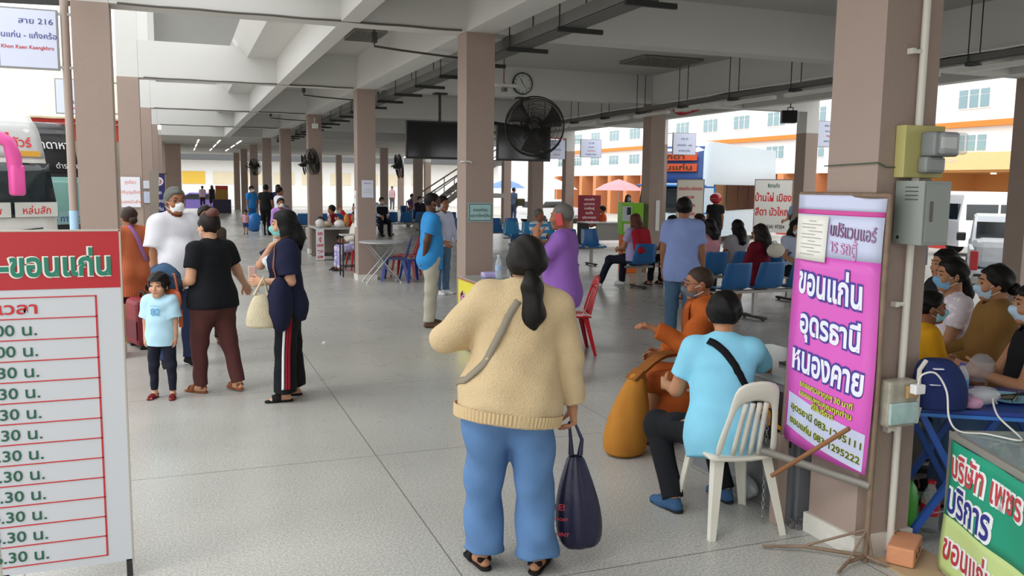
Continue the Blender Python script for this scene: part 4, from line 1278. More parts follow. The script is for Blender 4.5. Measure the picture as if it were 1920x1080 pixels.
br_ = empty('hollow_brick', (3.16, 2.97, 0), 35, 'orange hollow clay brick on cardboard at the near right pillar foot', 'brick')
bm_ = MB(); bm_.box((-.115, -.06, .012), (.115, .06, .1), bev=.008); bm_.build('block', mat('cf8f69', .8, var=.15, bump=.3), br_)
for x in (-.045, .035): MB().box((x - .012, -.0615, .04), (x + .014, -.055, .068)).build('core_hole', mat('5f3d2b', .9), br_)
tag(MB().box((3.02, 2.72, 0), (3.33, 3.02, .01)).build('cardboard', mat('b39a78', .8, var=.1)), 'flat piece of cardboard under the clay brick', 'cardboard')
gv = MB()
for k in range(70):
    a, r_ = random.random() * 6.28, random.random() ** .5 * .05; gv.box((2.94 + r_ * cos(a), 3.47 + r_ * sin(a), 0), (2.953 + r_ * cos(a), 3.48 + r_ * sin(a), .012 + .02 * random.random()))
tag(gv.build('gravel', mat('6d6d6d', .8, var=.9, scale=60)), 'small heap of black and white gravel at the pillar foot', 'gravel', kind='stuff')

# ---- plastic chairs
def plastic_chair(label, loc, rz, m, w=.42, back=True, tilt=12, grp='plastic chairs', name='plastic_chair'):
    t = empty(name, loc, rz, label, 'chair' if back else 'stool', grp)
    h = w / 2; sz = .41
    s = MB()
    g = [[(x, y, sz - .012 * (1 - (x / h) ** 2) + (-.02 if y > h * .92 else 0)) for x in np.linspace(-h, h, 9)] for y in np.linspace(-h, h, 9)]
    so = s.grid(g).build('seat', m, t, True); solidify(so, .018, -1)
    for sx in (-1, 1):
        for sy in (-1, 1):
            a, b = V3((sx * (h - .03), sy * (h - .03), sz - .005)), V3((sx * (h + .025), sy * (h + (.02 if sy > 0 else .06)), 0))
            l = MB()
            n_ = 6
            rings = []
            for k in range(n_ + 1):
                q = a.lerp(b, k / n_); ww = .055 * (1 - .42 * k / n_)
                rings.append([q + V3((dx * sx, dy * sy, 0)) for dx, dy in ((0, 0), (0, -ww), (-.008, -ww), (-.012, -.012), (-ww, -.008), (-ww, 0))])
            l.loft(rings).build('leg', m, t)
    if back:
        tl = math.tan(R(tilt)); H_ = .42
        P = lambda x, z: V3((x, -h + .01 - z * tl - .04 * (1 - (x / h) ** 2) * (z / H_), sz + z))
        f = MB()
        # outer arch with a top rail and fan slats
        arch = [(-h + .015, 0)] + [(-h + .005 + .012 * k, .06 * k) for k in range(1, 5)] + [(-h + .06, .36), (-h + .09, .4), (0, H_), (h - .09, .4), (h - .06, .36)] + [(h - .005 - .012 * k, .06 * k) for k in range(4, 0, -1)] + [(h - .015, 0)]
        inner = [(x * .8, min(z, .3) if abs(x) < .11 else z * .93) for x, z in arch]
        inner = []
        for x, z in arch:
            inner.append((x * (.76 if z < .3 else .62), min(z, .27 + .035 * (1 - abs(x) / h))))
        n0 = len(arch)
        vs = [P(*p) for p in arch] + [P(*p) for p in inner]
        f.add(vs, [(i, i + 1, n0 + i + 1, n0 + i) for i in range(n0 - 1)])
        fo = f.build('backrest', m, t, True); solidify(fo, .022, 0); subsurf(fo, 1)
        for x0, x1 in ((-.07, -.055), (-.025, -.018), (.025, .018), (.07, .055)):
            sl = MB().grid([[P(x0 + (x1 - x0) * k / 5 - .011, .005 + .285 * k / 5), P(x0 + (x1 - x0) * k / 5 + .011, .005 + .285 * k / 5)] for k in range(6)])
            solidify(sl.build('slat', m, t, True), .014, 0)
    return t
CWH = mat('dcd8cb', .35, var=.08, scale=7)
plastic_chair('worn white plastic chair the person in light blue sits on', (2.645, 3.67, 0), -8, CWH, .37)
CRED = mat('c01f2c', .25, var=.05, spec=.6)
plastic_chair('red plastic chair behind the person in purple on the phone', (3.78, 8.15, 0), 75, CRED, .42)
plastic_chair('red plastic chair behind the round folding table', (3.95, 15.9, 0), 60, CRED, .42)
plastic_chair('blue plastic chair beside the round folding table', (3.6, 15.25, 0), 70, mat('3d4f9e', .3), .42)
plastic_chair('blue plastic stool right of the round folding table', (3.86, 15.0, 0), 10, mat('2b3f93', .3), .34, back=False, name='plastic_stool')
plastic_chair('grey plastic stool under the person in orange robes', (3.28, 4.92, 0), 10, mat('8d8f90', .4), .34, back=False, name='plastic_stool')
plastic_chair('pink plastic chair under the person in black at the right edge', (4.36, 3.27, 0), 56, mat('d873a8', .3), .4)
# desk beside the pillar where the person writes
dk = empty('counter_desk', (2.98, 3.55, 0), 0, 'grey counter desk with orange lettering behind the white chair', 'desk')
MB().box((0, 0, .7), (.6, 1.0, .74), bev=.006).build('desk_top', mat('8f9492', .15, spec=.8), dk)
MB().box((.01, .03, 0), (.03, .97, .7)).build('side_panel', mat('77787a', .5), dk)
for y in (0, .97): MB().box((.03, y, 0), (.58, y + .03, .7)).build('end_panel', mat('84868a', .5), dk)
sg = MB().box((.004, .05, .38), (.012, .95, .66)).build('sign_panel', mat('2a2521', .5), dk)
text('ขอนแก่น', (.003, .93, .46), (0, -1, 0), (0, 0, 1), .11, mat('f0a030', .5, var=0), sg, bold=.04, width=.86)
tag(MB().box((3.2, 3.7, .741), (3.4, 4.0, .755), bev=.003).build('notebook', mat('2a2a2c', .5)), 'black notebook lying on the grey counter desk', 'notebook')
pbg = MB()
def blob(c_, r_, seed, n1=12, n2=8, amp=.15, zs=1.0):
    rs_ = np.random.RandomState(seed); rings = []
    for i in range(n2 + 1):
        ph = pi * i / n2
        rings.append([V3(c_) + V3((r_[0] * sin(ph) * cos(a) * (1 + amp * rs_.uniform(-1, 1)), r_[1] * sin(ph) * sin(a) * (1 + amp * rs_.uniform(-1, 1)), -r_[2] * cos(ph))) for a in np.linspace(0, 2 * pi, n1 + 1)[:-1]])
    return MB().loft(rings)
tag(blob((2.93, 3.92, .075), (.045, .12, .075), 4).build('plastic_bag', mat('b9bdbd', .2, alpha=.7, var=.1), smooth=True), 'crumpled clear plastic bag on the floor behind the white chair', 'bag')
# monk's cloth bag
mbg = empty('cloth_bag', (2.7, 4.85, 0), 12, 'large golden brown cloth shoulder bag standing beside the orange robes', 'bag')
rings = []
for k, (z, rx, ry, ox) in enumerate(((0, .11, .09, -.02), (.015, .15, .12, -.02), (.1, .165, .135, -.02), (.22, .15, .13, 0), (.33, .125, .11, .02), (.43, .09, .08, .04), (.5, .06, .055, .06), (.54, .045, .035, .08))):
    rings.append([(ox + rx * cos(a) * (1 + .04 * sin(5 * a + k)), ry * sin(a) * (1 + .05 * sin(6 * a + 2 * k)), z) for a in np.linspace(0, 2 * pi, 25)[:-1]])
subsurf(MB().loft(rings).build('sack', fabric('b0762e', var=.15), mbg, True))
MB().loft([[V3((.08 + t_ * .5, .02 + .1 * t_, .5 + .1 * math.sin(t_ * 2.5) + dz)) + V3((0, dy, 0)) for dy, dz in ((-.04, 0), (.04, .01), (.04, .03), (-.04, .02))] for t_ in np.linspace(0, 1, 8)]).build('strap', fabric('8f5a2a'), mbg, True)
MB().prism([(-.02, 0), (.1, -.03), (.06, .06)], -.05, .05, Matrix.Translation((.02, 0, .5))).build('flap', fabric('8a5526'), mbg)

# ---- yellow ticket counter by the front pillar
yc = empty('ticket_counter', (2.79, 7.66, 0), 0, 'yellow ticket counter with glass top in front of the front pillar', 'counter')
MB().box((0, 0, .02), (.02, 1.2, .75)).build('side_panel', mat('e9dd2e', .4, var=.03), yc)
MB().box((.02, 0, .02), (.55, .02, .75)).box((.02, 1.18, .02), (.55, 1.2, .75)).box((.53, .02, .02), (.55, 1.18, .75)).build('body', mat('a68b5c', .5, var=.15), yc)
MB().box((-.006, -.006, .752), (.556, 1.206, .762)).build('glass_top', glassy('cfdcd8', .5), yc)
MB().box((-.01, -.01, .735), (.56, .006, .752)).box((-.01, 1.194, .735), (.56, 1.21, .752)).box((-.01, 0, .735), (.004, 1.2, .752)).build('trim_strip', mat('b06a4a', .5), yc)
outlined('ที่จำหน่ายตั๋ว', (-.002, 1.12, .47), (0, -1, 0), (0, 0, 1), .12, mat('b3307a', .5, var=0), WT, yc, bold=.02, out=.06, aspect=.8)
outlined('ขอนแก่น - เลย', (-.002, 1.1, .22), (0, -1, 0), (0, 0, 1), .11, mat('d23a2a', .5, var=0), WT, yc, bold=.02, out=.05, aspect=.8)
tag(MB().box((2.9, 8.0, .745), (3.2, 8.35, .75)).build('leaflet', mat('8fc49a', .6, var=.3, scale=9)), 'green and white leaflet under the counter glass', 'leaflet')
def bottle(name, label, loc, h, r, m, cap, band=None, grp=None, cat='bottle'):
    t = empty(name, loc, 0, label, cat, grp)
    MB().lathe([(r * .8, 0), (r, .01), (r, h * .62), (r * .9, h * .7), (r * .4, h * .88), (r * .36, h * .95)], 16).build('body', m, t, True)
    MB().lathe([(r * .45, h * .94), (r * .45, h)], 14).build('cap', cap, t)
    if band: MB().lathe([(r * 1.02, h * .34), (r * 1.02, h * .56)], 16, cap=False).build('label_band', band, t)
    return t
CLR = glassy('dfe9f2', .35)
bottle('water_bottle', 'clear water bottle standing on the yellow ticket counter', (3.12, 8.5, .762), .25, .035, CLR, WHITE, mat('a9bfe0', .4))
tp = tag(MB().box((2.98, 8.55, .762), (3.13, 8.68, .82), bev=.015).build('tissue_pack', mat('b9aee0', .4, var=.3, scale=12)), 'purple and white tissue pack on the yellow ticket counter', 'tissue pack')
# ---- far desks and tables
rt = empty('folding_table', (3.3, 15.0, 0), 0, 'round grey folding table with crossed legs beside the second pillar', 'table')
MB().lathe([(.38, 0), (.4, .01), (.4, .025), (.39, .032)], 28, Matrix.Translation((0, 0, .7))).build('table_top', mat('b9bbbb', .4, .2), rt)
for sy in (-1, 1):
    for sx in (-1, 1):
        MB().tube([(sx * .27, sy * .17, .7), (0, sy * .17, .37), (-sx * .3, sy * .18, .02)], .013, 8).build('leg', mat('b5b2b0', .35, .3), rt, True)
ft = MB()
for sy in (-1, 1):
    for sx in (-1, 1): ft.lathe([(.018, 0), (.018, .03)], 10, Matrix.Translation((sx * .3, sy * .18, 0)))
ft.build('rubber_foot', WHITE, rt)
st = empty('high_stand', (2.93, 16.15, 0), 0, 'small white topped stand on thin black legs left of the second pillar', 'stand')
MB().box((-.16, -.18, .77), (.16, .18, .79)).build('top', mat('c9c8c4', .5), st)
for x in (-.14, .14):
    for y in (-.16, .16): MB().box((x - .012, y - .012, 0), (x + .012, y + .012, .77)).build('leg', DARKM, st)
MB().box((-.14, -.16, .18), (.14, -.14, .2)).box((-.14, .14, .18), (.14, .16, .2)).build('rail', DARKM, st)
fd = empty('sales_desk', (2.82, 19.5, 0), 0, 'long cluttered sales desk with white side banner before the third pillar', 'desk')
MB().box((0, 0, .7), (.85, 1.3, .73)).build('desk_top', mat('b7b6b2', .4), fd)
MB().box((.05, 1.2, 0), (.8, 1.25, .7)).box((.7, .1, 0), (.75, 1.2, .7)).build('panel', mat('7d736c', .5), fd)
for x in (.04, .8): MB().box((x - .015, .05, 0), (x + .015, .08, .7)).build('leg', DARKM, fd)
MB().box((.1, .06, .1), (.8, .4, .16)).build('shelf', mat('3a3634', .5), fd)
sbn = MB().box((-.02, -.02, .02), (.16, -.005, .72)).build('side_banner', mat('e6e1e4', .5), fd)
for k, s in enumerate(('รถ', 'ตู้', 'เลย', 'ชุม', 'แพ')): text(s, (.07, -.022, .58 - k * .13), X1, (0, 0, 1), .075, REDT, sbn, align='C', bold=.03)
for k, (x, y, sx, h_, cc, nm, lb, ct) in enumerate(((.1, .2, .1, .1, 'd8d6d0', 'paper_bag', 'cream paper bag on the left end of the sales desk', 'bag'), (.3, .5, .13, .07, 'c9b79c', 'food_parcel', 'tan wrapped food parcel on the sales desk', 'parcel'),
        (.55, .25, .12, .09, 'e6e4de', 'plastic_bag', 'white plastic bag on the middle of the sales desk', 'bag'), (.2, .8, .11, .12, '2d2d30', 'handbag', 'black handbag at the back of the sales desk', 'bag'), (.72, .3, .06, .16, 'd98f3a', 'drink_cup', 'orange drink cup at the right end of the sales desk', 'cup'))):
    o = blob((2.82 + x, 19.5 + y, .73 + h_), (sx, sx, h_), 20 + k, amp=.12).build(nm, mat(cc, .6), smooth=True); tag(o, lb, ct)
bottle('water_bottle', 'clear water bottle on the far sales desk', (3.2, 20.1, .73), .26, .04, CLR, WHITE)
# vending kiosk
vk = empty('top_up_kiosk', (8.52, 15.5, 0), 0, 'lime green and orange top-up kiosk left of the far pillar', 'kiosk')
vk.rotation_euler = (0, 0, R(-15))
MB().box((-.17, -.14, 0), (.2, .18, .78), bev=.01).build('base', mat('e8742a', .4), vk)
MB().box((-.2, -.17, .78), (.24, .2, 1.42), bev=.012).build('case', mat('86c832', .35), vk)
MB().box((-.19, -.185, 1.05), (-.0, -.168, 1.35)).build('screen_panel', mat('c7ccd0', .4), vk)
MB().box((-.1, -.192, 1.18), (-.02, -.184, 1.33)).build('screen', mat('2b3338', .1), vk)
MB().box((-.16, -.192, .84), (-.03, -.17, 1.0), bev=.005).build('coin_panel', mat('d9dbd8', .4), vk)
MB().box((-.14, -.155, .1), (.0, -.139, .72)).build('poster', mat('e9ece4', .5, var=.05), vk)
MB().lathe([(.06, -.004), (.06, .004)], 16, Matrix.Translation((-.07, -.158, .4)) @ Matrix.Rotation(pi / 2, 4, 'X')).build('logo', mat('9ccf4a', .5), vk)
# grey desk, red board
gd = empty('office_desk', (11.15, 22.6, 0), 0, 'grey steel desk where the person in orange sits', 'desk')
MB().box((0, .2, .64), (1.7, 1.0, .67)).build('desk_top', mat('9b9890', .4), gd)
MB().box((.3, .24, .14), (1.66, .27, .64)).build('front_panel', mat('8f8b84', .5), gd)
for x in (.03, 1.64): MB().box((x, .22, 0), (x + .03, .98, .64)).build('leg', DARKM, gd)
rbd = empty('standing_board', (13.1, 27.6, 0), -20, 'dark red standing board with white lines behind the grey desk', 'board')
MB().box((0, 0, .35), (.8, .03, 1.42)).build('panel', mat('7d1f2e', .5), rbd)
for k in range(6): text(('ขอนแก่น', 'มุกดาหาร', 'กาฬสินธุ์', 'สมเด็จ', 'กุฉินารายณ์', 'คำชะอี')[k], (.4, -.003, 1.24 - k * .16), X1, (0, 0, 1), .075, mat('e8cfd0', .5, var=0), rbd, align='C', bold=.02)
for x in (.05, .72): MB().box((x, 0, 0), (x + .03, .03, .35)).build('leg', DARKM, rbd)
def board(label, loc, rz, w, h, z0, col, lines):
    t = empty('standing_board', loc, rz, label, 'board')
    MB().box((-w / 2, 0, z0), (w / 2, .03, z0 + h)).build('panel', mat(col, .5, var=.02), t)
    fr = MB(); fr.box((-w / 2 - .02, -.005, z0 - .02), (-w / 2, .035, z0 + h + .02)).box((w / 2, -.005, z0 - .02), (w / 2 + .02, .035, z0 + h + .02)).box((-w / 2, -.005, z0 + h), (w / 2, .035, z0 + h + .02)); fr.build('frame', mat('7a6a62', .5), t)
    for x in (-w / 2 + .05, w / 2 - .05): MB().box((x - .015, .0, 0), (x + .015, .03, z0)).build('leg', DARKM, t)
    for zf, s, hh, m_ in lines: text(s, (0, -.003, z0 + h * zf), X1, (0, 0, 1), hh, m_, t, align='C', bold=.025, aspect=.72)
board('white standing board with large red Thai town names, left of the far right pillar', (15.3, 19.7, -.5), -38, .98, 1.45, 1.02, 'cfcdc6', [(.86, 'ธิดาแก้ว', .1, GREENT), (.6, 'บ้านไผ่ เมือง', .2, REDT), (.33, 'สีดา บัวใหญ่', .2, REDT), (.08, '083-3341 97354', .1, BLACKT)])
board('beige standing board with faded red route lines in front of the orange coach', (13.4, 20.9, -.5), -32, .72, 1.3, 1.15, 'cbc3b4', [(.78, 'ขอนแก่น-เมืองเลย', .09, REDT), (.6, 'ชุมแพ', .09, REDT), (.42, 'ภูกระดึง', .09, REDT), (.24, 'วังสะพุง', .09, REDT)])
fe = empty('fire_extinguisher', (9.05, 21.5, .75), 0, 'red fire extinguisher standing by a far right pillar beyond the turquoise seats', 'fire extinguisher')
fe.location = (12.9, 31.5, .55)
MB().lathe([(.09, 0), (.1, .02), (.1, .5), (.07, .58), (.03, .62)], 14).build('cylinder', mat('b51d25', .25), fe, True); MB().tube([(0, 0, .62), (.05, 0, .7), (.12, 0, .62), (.13, 0, .3)], .014, 6).build('hose', DARKM, fe)
MB().box((-.06, -.105, .2), (.06, -.098, .4)).build('sticker', mat('dcdcd4', .5), fe)
MB().box((-.12, -.12, -.55), (.12, .12, -.01), bev=.02).build('stand', mat('b51d25', .4), fe)

# ---- waiting benches
def seat_shell(m):
    prof = [(.24, -.02), (.235, .0), (.2, .015), (.1, .005), (0, -.005), (-.12, .0), (-.18, .02), (-.215, .07), (-.24, .16), (-.265, .26), (-.285, .35), (-.29, .37)]
    g = []
    for y, z in prof:
        row = []
        for x in np.linspace(-.225, .225, 9):
            e = max(0, abs(x) - .15) / .075
            up = .035 * e * e if z < .03 and y < .2 else 0
            fw = .05 * e * e if z >= .03 else 0
            row.append((x * (1 - .12 * max(0, z - .15) / .2), y + fw, z + up))
        g.append(row)
    return MB().grid(g)
SHELL = {}
def bench(label, x, y, n, rz, m=None, grp='rows of moulded blue seats', pitch=.52, legs=None):
    m = m or BLUEP
    t = empty('waiting_bench', (x, y, 0), rz, label, 'bench', grp)
    for k in range(n):
        key = id(m)
        if key not in SHELL:
            o = seat_shell(m).build('seat', m, t, True, fix=False); solidify(o, .012, 0); subsurf(o, 1); SHELL[key] = o
        else:
            o = SHELL[key].copy(); COL.objects.link(o); o.parent = t
        o.location = ((k - (n - 1) / 2) * pitch, 0, .42)
    L = n * pitch
    MB().box((-L / 2, -.05, .355), (L / 2, .03, .395)).build('beam', mat('8e8b86', .4, .5), t)
    for lx in (legs or ([-L / 2 + .3, L / 2 - .3] if n > 1 else [0])):
        MB().box((lx - .03, -.035, .03), (lx + .03, .015, .355)).build('leg', mat('a3a19b', .4, .5), t)
        MB().box((lx - .035, -.24, .018), (lx + .035, .24, .05)).cyl((lx, -.2, 0), (lx, -.2, .02), .025, 10).cyl((lx, .2, 0), (lx, .2, .02), .025, 10).build('foot', DARKM, t)
    return t
bench('blue bench whose only sitter wears a red backpack', 7.35, 13.0, 1, 0)
bench('blue bench end seat on one foot near the far pillar', 8.0, 13.0, 1, 0)
bench('blue bench under the person in pink', 8.05, 11.2, 3, 0, legs=[-.1])
bench('blue bench under the person in the dark red top, nearest of the blue rows', 7.5, 9.5, 4, 0, legs=[-.35, .6])
bench('blue bench beyond the dark red row where masked people sit', 9.3, 10.9, 3, 0)
bench('bright blue bench with one empty seat right of the person in purple', 8.25, 17.1, 2, 180)
bench('turquoise bench with empty seats right of the front pillar', 8.6, 20.9, 3, 180, mat('2f86b5', .22, spec=.6))
bench('blue bench behind the turquoise one beside the pillar', 8.2, 23.2, 4, 180)
bench('long blue bench seen from behind, right of the second pillar', 7.7, 28.9, 5, 0)
bench('blue bench right of the masked sitter in the black vest', 6.4, 31.5, 2, 180)
bench('distant blue bench row behind the sales desk', 4.6, 27.5, 5, 0)
bench('navy bench under the person in the mustard hoodie', 5.0, 4.45, 3, 72, NAVYP, 'navy seats behind the near right pillar')
bench('navy bench behind the person in the mustard hoodie', 5.72, 5.15, 3, 72, NAVYP, 'navy seats behind the near right pillar')
bench('navy bench under the child in the yellow shirt', 4.2, 3.9, 1, -124, NAVYP, 'navy seats behind the near right pillar')

# ---- screens, fans, clock, speaker, cameras
def tv(label, x, rz, w):
    t = empty('hanging_television', (x, 15.35, 2.2), rz, label, 'television', 'televisions hung from the beam')
    MB().box((-w / 2, -.02, 0), (w / 2, .05, .68), bev=.01).build('casing', mat('141416', .3), t)
    MB().box((-w / 2 + .03, -.026, .04), (w / 2 - .03, -.019, .65)).build('screen', mat('0e0f12', .08, spec=.7), t)
    MB().box((-.2, .05, .2), (.2, .12, .5)).build('mount', DARKM, t)
    MB().cyl((0, .13, .1), (0, .13, 1.2), .025, 10).build('pole', DARKM, t)
    MB().box((-.12, .03, 1.17), (.12, .2, 1.2)).build('ceiling_plate', DARKM, t)
tv('black hanging television left of the front pillar', 4.5, 0, 1.34)
tv('black hanging television behind the big fan', 6.12, 0, 1.1)
def fan(label, loc, rz, r=.33, tilt=8):
    t = empty('wall_fan', loc, rz, label, 'fan', 'industrial wall fans')
    K = mat('2b2a28', .5, .4)
    Mt = Matrix.Rotation(R(-tilt), 4, 'X')
    def ring(rad, y, n=40): return [Mt @ V3((rad * cos(a), y, rad * sin(a))) for a in np.linspace(0, 2 * pi, n + 1)[:-1]]
    c_ = MB()
    c_.tube(ring(r, 0), .009, 6, closed=True); c_.tube(ring(r, .1), .007, 6, closed=True)
    for k in range(1, 7): c_.tube(ring(r * k / 7, -.05 * (1 - (k / 7) ** 2)), .002, 4, closed=True)
    for k in range(110):
        a = 2 * pi * k / 110
        c_.tube([Mt @ V3((q * r * cos(a + .5 * (1 - q)), -.05 * (1 - q * q), q * r * sin(a + .5 * (1 - q)))) for q in (.2, .45, .7, 1)], .0022, 4)
        c_.tube([Mt @ V3((q * r * cos(a), .1 + .04 * (1 - q), q * r * sin(a))) for q in (.25, .6, 1)], .0017, 4)
    c_.build('cage', K, t)
    for k in range(3):
        a0 = 2 * pi * k / 3
        g_ = [[Mt @ V3((q * r * .93 * cos(a0 + w_ * (.5 + .4 * q)), .045 + .035 * (w_ - .5), q * r * .93 * sin(a0 + w_ * (.5 + .4 * q)))) for w_ in np.linspace(0, 1, 5)] for q in np.linspace(.15, 1, 6)]
        solidify(MB().grid(g_).build('blade', mat('4a4845', .4, .3), t, True), .003)
    MB().tube([Mt @ V3((0, -.055, 0)), Mt @ V3((0, .0, 0)), Mt @ V3((0, .1, 0)), Mt @ V3((0, .22, 0))], [.04, .07, .075, .05], 14).build('motor', K, t, True)
    return t, Mt
f1, Mt = fan('large black caged wall fan on the front pillar', (3.9, 9.45, 2.44), -24, .345)
MB().tube([(0, .2, 0), (-.1, .25, -.02), (-.62, .0, .05)], .022, 8).build('bracket', DARKM, f1, True)
proto = f1
for x, y, z, rz, lab, s in ((3.05, 21.3, 2.25, 60, 'small caged fan on the left side of the third pillar', .9), (3.7, 27.6, 2.3, 75, 'caged fan glimpsed between the third and second pillars', .9), (5.4, 22.2, 2.2, 65, 'caged fan between the second pillar and the hanging television', .9),
                      (2.7, 34.4, 2.3, 40, 'far small fan on a pillar of the middle row', .9)):
    c2 = copy_tree(proto); c2.location = (x, y, z); c2.rotation_euler = (0, 0, R(rz)); c2.scale = (s, s, s); c2['label'] = lab
ck = empty('wall_clock', (6.09, 15.395, 3.645), 0, 'round white wall clock with dark rim on the cross beam', 'clock')
RX = Matrix.Rotation(pi / 2, 4, 'X')
MB().lathe([(.205, 0), (.205, .03), (.185, .04), (.185, .02)], 36, RX, cap=False).lathe([(.205, 0), (.2, .001)], 36, RX).build('rim', mat('2d2d2d', .4), ck, True)
MB().lathe([(.187, .012), (.187, .018)], 36, RX).build('dial', mat('d5d8d4', .4, var=0), ck)
for k in range(12):
    a = R(90 - 30 * (k + 1)); text(str(k + 1), (.15 * cos(a), -.019, .15 * sin(a) - .018), X1, (0, 0, 1), .036, BLACKT, ck, align='C', bold=.02, name='numeral')
MB().bar((0, -.023, 0), (-.04, -.023, .1), .012, .002, up=(0, 1, 0)).build('hour_hand', BLACKT, ck); MB().bar((0, -.025, 0), (.1, -.025, -.11), .006, .002, up=(0, 1, 0)).build('minute_hand', BLACKT, ck)
cc_ = empty('security_camera', (4.83, 13.0, 3.3), 0, 'white security lamp on a thin hanging pipe left of the clock', 'security camera')
MB().tube([(0, 0, .645), (0, 0, .06), (.02, -.02, .03)], .012, 8).build('pipe', mat('8a6a55', .6), cc_); MB().box((-.16, -.06, -.015), (.24, .03, .035), bev=.012).build('head', mat('d7d5cd', .4), cc_)
MB().lathe([(.05, -.06), (.055, 0)], 12, Matrix.Translation((.0, -.02, -.03))).build('lens', mat('50504e', .3), cc_)
c3 = empty('security_camera', (3.1, 21.62, 3.05), 0, 'small white security camera on the third pillar', 'security camera')
MB().box((-.06, -.16, 0), (.08, -.05, .12), bev=.01).build('head', mat('dededa', .4), c3); MB().tube([(0, -.1, .12), (0, -.1, .25), (.06, -.03, .27), (.12, .06, .27)], .012, 8).build('arm', mat('d0d0cc', .5), c3)
sp = empty('loudspeaker', (11.22, 14.05, 3.02), -30, 'black loudspeaker hanging under the outer beam', 'loudspeaker')
MB().box((-.17, -.12, 0), (.12, .12, .24), bev=.012).build('cabinet', mat('1d1d1f', .5), sp); MB().box((-.16, -.127, .01), (.11, -.119, .23)).build('grille', mat('111112', .8), sp); MB().box((.12, -.1, .02), (.16, .1, .22)).build('rear_cover', mat('cfcfca', .5), sp)
MB().tube([(-.05, 0, .24), (-.05, 0, .3), (.05, 0, .3), (.05, 0, .24)], .012, 6).tube([(0, 0, .3), (0, 0, .4)], .012, 6).build('yoke', DARKM, sp)
lb_ = tag(MB().box((3.285, 9.2, 2.97), (3.31, 9.32, 3.09)).build('switch_box', WHITE), 'small white switch box on the right side of the front pillar', 'switch box')
rbn = MB().grid([[(8.66, 14.2 - k * .12, 3.2 - .1 * sin(pi * k / 8) - d_) for d_ in (0, .05 + .02 * sin(k))] for k in range(9)]).build('ribbon', mat('b3202c', .6), None, True)
tag(rbn, 'red cloth ribbon sagging from the far cable tray', 'ribbon')
wr_ = tag(MB().tube([(2.945, 9.3, 2.0), (2.945, 9.13, 2.0), (3.0, 9.125, 2.0), (3.02, 9.12, 1.985)], .01, 6).build('wire_tie', mat('c8c6c0', .5), smooth=True), 'pale wire tied round the front pillar edge', 'wire')
# staircase behind the televisions
sc_ = empty('staircase', (8.6, 33.0, 0), 0, 'steel staircase with pipe rails rising right behind the hanging televisions', 'staircase')
stp = MB()
for k in range(14): stp.box((k * .26, 0, .2 * k + .1), (k * .26 + .3, 1.4, .2 * k + .15))
stp.build('treads', mat('b9b4ac', .6), sc_)
MB().bar((0, 0, .05), (3.6, 0, 2.8), .05, .22).bar((0, 1.4, .05), (3.6, 1.4, 2.8), .05, .22).build('stringer', mat('9b958c', .6), sc_)
rl_ = MB()
for y in (0, 1.4):
    rl_.tube([(0, y, 1.0), (3.6, y, 3.3)], .03, 8); rl_.tube([(0, y, .55), (3.6, y, 3.05)], .02, 8)
    for k in range(5): rl_.tube([(k * .8, y, k * .62), (k * .8, y, 1.0 + k * .51)], .02, 6)
rl_.build('railing', mat('a89f95', .5, .3), sc_)
MB().box((1.9, -.6, 1.22), (3.6, 0, 1.4)).build('landing', mat('a8a198', .6), sc_)

# ---- right foreground table and glass counter
bt = empty('folding_table', (3.72, 3.08, 0), -32, 'blue topped folding table with plate and bags at the lower right', 'table')
MB().box((-.38, -.27, .69), (.62, .3, .715), bev=.006).build('table_top', mat('29418c', .3, var=.05), bt)
MB().box((-.385, -.275, .675), (.625, .305, .692)).build('rim', mat('3f7bc9', .35), bt)
for sy in (-.22, .22):
    MB().bar((-.34, sy, .68), (.02, sy, .02), .035, .03).build('leg', mat('2c58a8', .4), bt); MB().bar((.02, sy + .03, .68), (-.36, sy + .03, .02), .035, .03).build('leg', mat('2c58a8', .4), bt)
    MB().bar((.2, sy, .68), (.55, sy, .02), .035, .03).build('leg', mat('2c58a8', .4), bt)
dbag = empty('drawstring_bag', (3.33, 2.98, .716), -25, 'navy drawstring backpack with cream straps on the blue table', 'bag')
rings = []
for k, (z, rx, ry) in enumerate(((0, .1, .06), (.01, .125, .08), (.09, .13, .09), (.17, .115, .085), (.225, .09, .065), (.25, .06, .04))):
    rings.append([(-.035 * (z / .25) ** 2 + rx * cos(a) * (1 + .03 * sin(7 * a + k)), ry * sin(a) * (1 + .05 * sin(5 * a + k)), z) for a in np.linspace(0, 2 * pi, 25)[:-1]])
subsurf(MB().loft(rings).build('sack', fabric('232f5e'), dbag, True))
MB().tube([(-.09, -.03, .24), (-.125, -.05, .2), (-.13, -.06, .08), (-.125, -.05, -.05), (-.11, -.04, .02)], .011, 8).build('strap', mat('d8d4c8', .8), dbag, True)
for z, x0, s_ in ((.21, -.075, .004), (.135, -.085, .003)): MB().box((x0, -.088, z), (x0 + .045, -.07, z + s_)).build('logo_mark', WT, dbag)
bottle('water_bottle', 'water bottle with blue label beside the drawstring bag', (3.62, 3.12, .716), .18, .032, CLR, mat('5a4fae', .4), mat('4a90c8', .4))
pl_ = empty('dinner_plate', (3.8, 3.0, .716), -30, 'pale blue plate with leftovers, spoon and fork on the blue table', 'plate')
MB().lathe([(.0, .004), (.07, .004), (.12, .018), (.122, .022), (.07, .008), (0, .008)], 28, cap=False).build('dish', mat('8cc4d8', .25), pl_, True)
MB().tube([(-.1, -.02, .022), (.0, .0, .03), (.1, .03, .035)], [.004, .004, .01], 6).build('spoon', mat('3b3b3c', .3, .6), pl_); MB().tube([(-.02, -.1, .022), (.04, .0, .03), (.08, .09, .034)], .005, 6).build('fork', mat('3b3b3c', .3, .6), pl_)
blob((.0, .01, .02), (.05, .03, .012), 8).build('leftovers', mat('5f5a48', .7), pl_, True)
